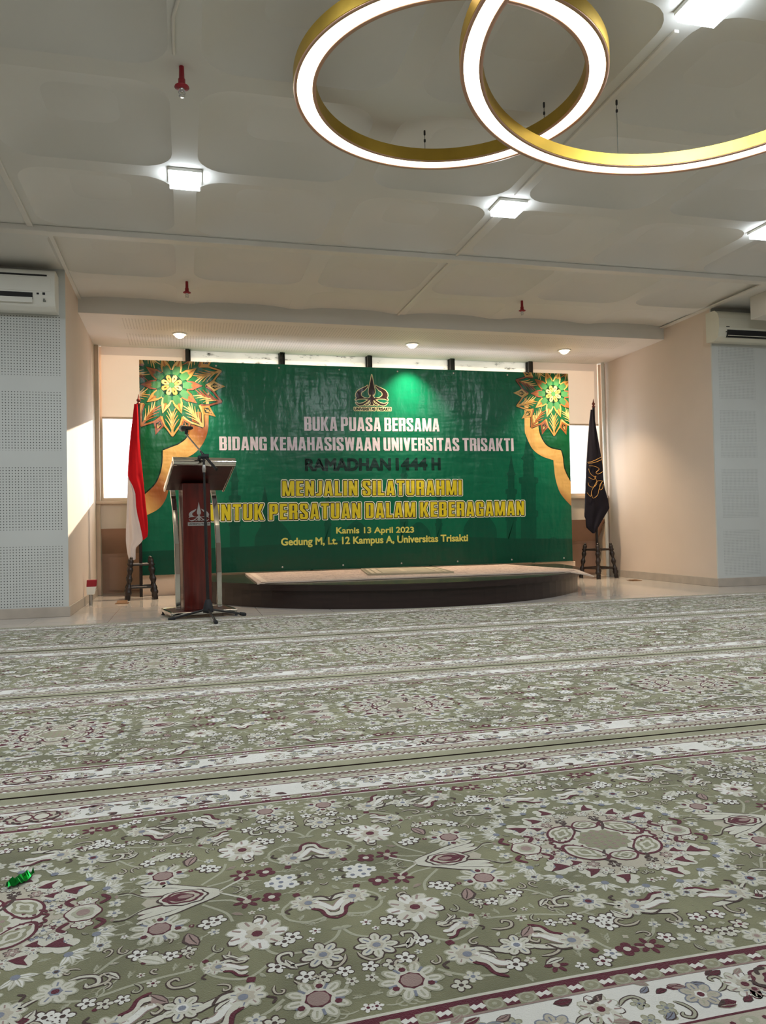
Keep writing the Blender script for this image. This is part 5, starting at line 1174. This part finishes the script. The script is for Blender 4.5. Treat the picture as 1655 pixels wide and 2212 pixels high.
down = None
for x, y, lab in ((-0.03, 8.52, 'warm round downlight in the soffit above the left end of banner'), (2.585, 8.55, 'warm round downlight in the soffit above the banner middle'), (4.525, 8.54, 'warm round downlight in the soffit above the right end of banner')):
    if down is None:
        down = thing('downlight', lab, 'downlight', (x, y, ZS), 'warm soffit downlights')
        n = 28; b = MB(); v = [(x+r*cos(2*pi*k/n), y+r*sin(2*pi*k/n), ZS+z) for r, z in ((0.062, -0.001), (0.066, -0.012), (0.076, -0.012), (0.082, 0.0)) for k in range(n)]
        b.add(v, [(a*n+k, a*n+(k+1) % n, (a+1)*n+(k+1) % n, (a+1)*n+k) for a in range(3) for k in range(n)], 0, True); b.build('trim_ring', M['white'], down)
        MB().lathe([(0.001, -0.050), (0.025, -0.046), (0.044, -0.034), (0.055, -0.016), (0.060, -0.001)], (x, y, ZS), 24).build('lens', M['led_warm'], down)
    else: dup(down, (x, y, ZS), lab)
    L = bpy.data.lights.new('downlight_light', 'AREA'); L.shape = 'DISK'; L.size = 0.11; L.energy = SPOT_W; L.color = (1.0, 0.77, 0.53); L.spread = 1.6
    lo = bpy.data.objects.new('downlight_light', L); COL.objects.link(lo); lo.location = (x, y, ZS-0.056)

spr = None
for x, y, lab in ((0.015, 3.83, 'red fire sprinkler nearest the camera, on the left ceiling'), (0.045, 7.16, 'red fire sprinkler on the ceiling above the lectern near the soffit'), (3.335, 7.16, 'red fire sprinkler on the ceiling above the right half of banner')):
    if spr is None:
        spr = thing('fire_sprinkler', lab, 'sprinkler', (x, y, ZC), 'red ceiling sprinklers')
        MB().lathe([(0.012, 0), (0.0135, -0.06), (0.017, -0.063), (0.017, -0.085), (0.019, -0.088), (0.019, -0.10)], (x, y, ZC), 16).build('drop_pipe', M['red_paint'], spr)
        MB().lathe([(0.018, -0.093), (0.034, -0.098), (0.036, -0.103), (0.016, -0.110)], (x, y, ZC), 22).build('escutcheon', M['red_paint'], spr)
        hd = MB().lathe([(0.012, -0.108), (0.014, -0.118), (0.008, -0.122), (0.007, -0.128)], (x, y, ZC), 14)
        hd.tube([(x-0.011, y, ZC-0.118), (x-0.015, y, ZC-0.130), (x-0.004, y, ZC-0.143)], 0.003, 6); hd.tube([(x+0.011, y, ZC-0.118), (x+0.015, y, ZC-0.130), (x+0.004, y, ZC-0.143)], 0.003, 6)
        hd.build('spray_head', M['steel'], spr)
        MB().lathe([(0.004, -0.140), (0.015, -0.145), (0.015, -0.148), (0.003, -0.148)], (x, y, ZC), 16).build('deflector', M['steel'], spr)
    else: dup(spr, (x, y, ZC), lab)

# ================================================================== RING PENDANTS
def ring_lamp(cx, cy, R, z, lab, angs, tilt):
    t = thing('ring_pendant', lab, 'pendant lamp', (cx, cy, z), 'gold LED ring pendants'); N = 128; W_, H_ = (0.107, 0.066) if z > 2.7 else (0.1, 0.062)
    def pz(x, y, zz): return zz-tilt[0]*(x-cx)-tilt[1]*(y-cy)
    def band(prof, name, m_):
        b = MB(); k = len(prof); v = []
        for i in range(N):
            for r, zz in prof:
                x, y = cx+r*cos(2*pi*i/N), cy+r*sin(2*pi*i/N); v.append((x, y, pz(x, y, zz)))
        b.add(v, [(i*k+j, ((i+1) % N)*k+j, ((i+1) % N)*k+(j+1) % k, i*k+(j+1) % k) for i in range(N) for j in range(k)], 0, True)
        return b.build(name, m_, t)
    o = band([(R-0.002, z), (R, z+0.002), (R, z+H_), (R-W_, z+H_), (R-W_, z+0.002), (R-W_+0.002, z), (R-W_+0.004, z+H_-0.006), (R-0.004, z+H_-0.006)], 'gold_channel', M['gold'])
    es = o.modifiers.new('edges', 'EDGE_SPLIT'); es.split_angle = 0.6
    band([(R-0.001, z-0.003), (R-0.017, z-0.003), (R-0.017, z+0.004), (R-0.003, z+0.004)], 'outer_lip', M['lip']); band([(R-W_+0.001, z-0.003), (R-W_+0.017, z-0.003), (R-W_+0.017, z+0.004), (R-W_+0.003, z+0.004)], 'inner_lip', M['lip'])
    band([(R-0.017, z+0.002), (R-W_+0.017, z+0.002), (R-W_+0.017, z+0.008), (R-0.017, z+0.008)], 'diffuser', M['led_strip'])
    for a in angs:
        x, y = cx+(R-W_/2)*cos(a), cy+(R-W_/2)*sin(a)
        cb = MB().tube([(x, y, pz(x, y, z+H_)), (x, y, ZC)], 0.0016, 6).build('suspension_cable', M['cable'], t)
        MB().lathe([(0.004, 0), (0.006, -0.004), (0.006, -0.025), (0.003, -0.03)], (x, y, ZC), 8).lathe([(0.002, -0.05), (0.006, -0.053), (0.006, -0.066), (0.002, -0.07)], (x, y, ZC), 8).build('cable_grip', M['blackm'], cb)
def hang(X, Y, R, z, lab, angs, tilt):
    k = (z-EYE)/(2.45-EYE); ring_lamp(X*k, Y*k, R*k, z, lab, angs, tilt)
hang(1.059, 2.915, 0.626, 2.785, 'smaller gold ring pendant lamp at left, passing behind the other ring', (1.43, 3.68, 0.40, 5.35), (0.0018, 0.0257))
hang(1.886, 2.481, 0.882, 2.63, 'larger gold ring pendant lamp cut by the right edge of the picture', (1.36, 0.35, 3.7, 5.1), (0.0507, 0.0391))
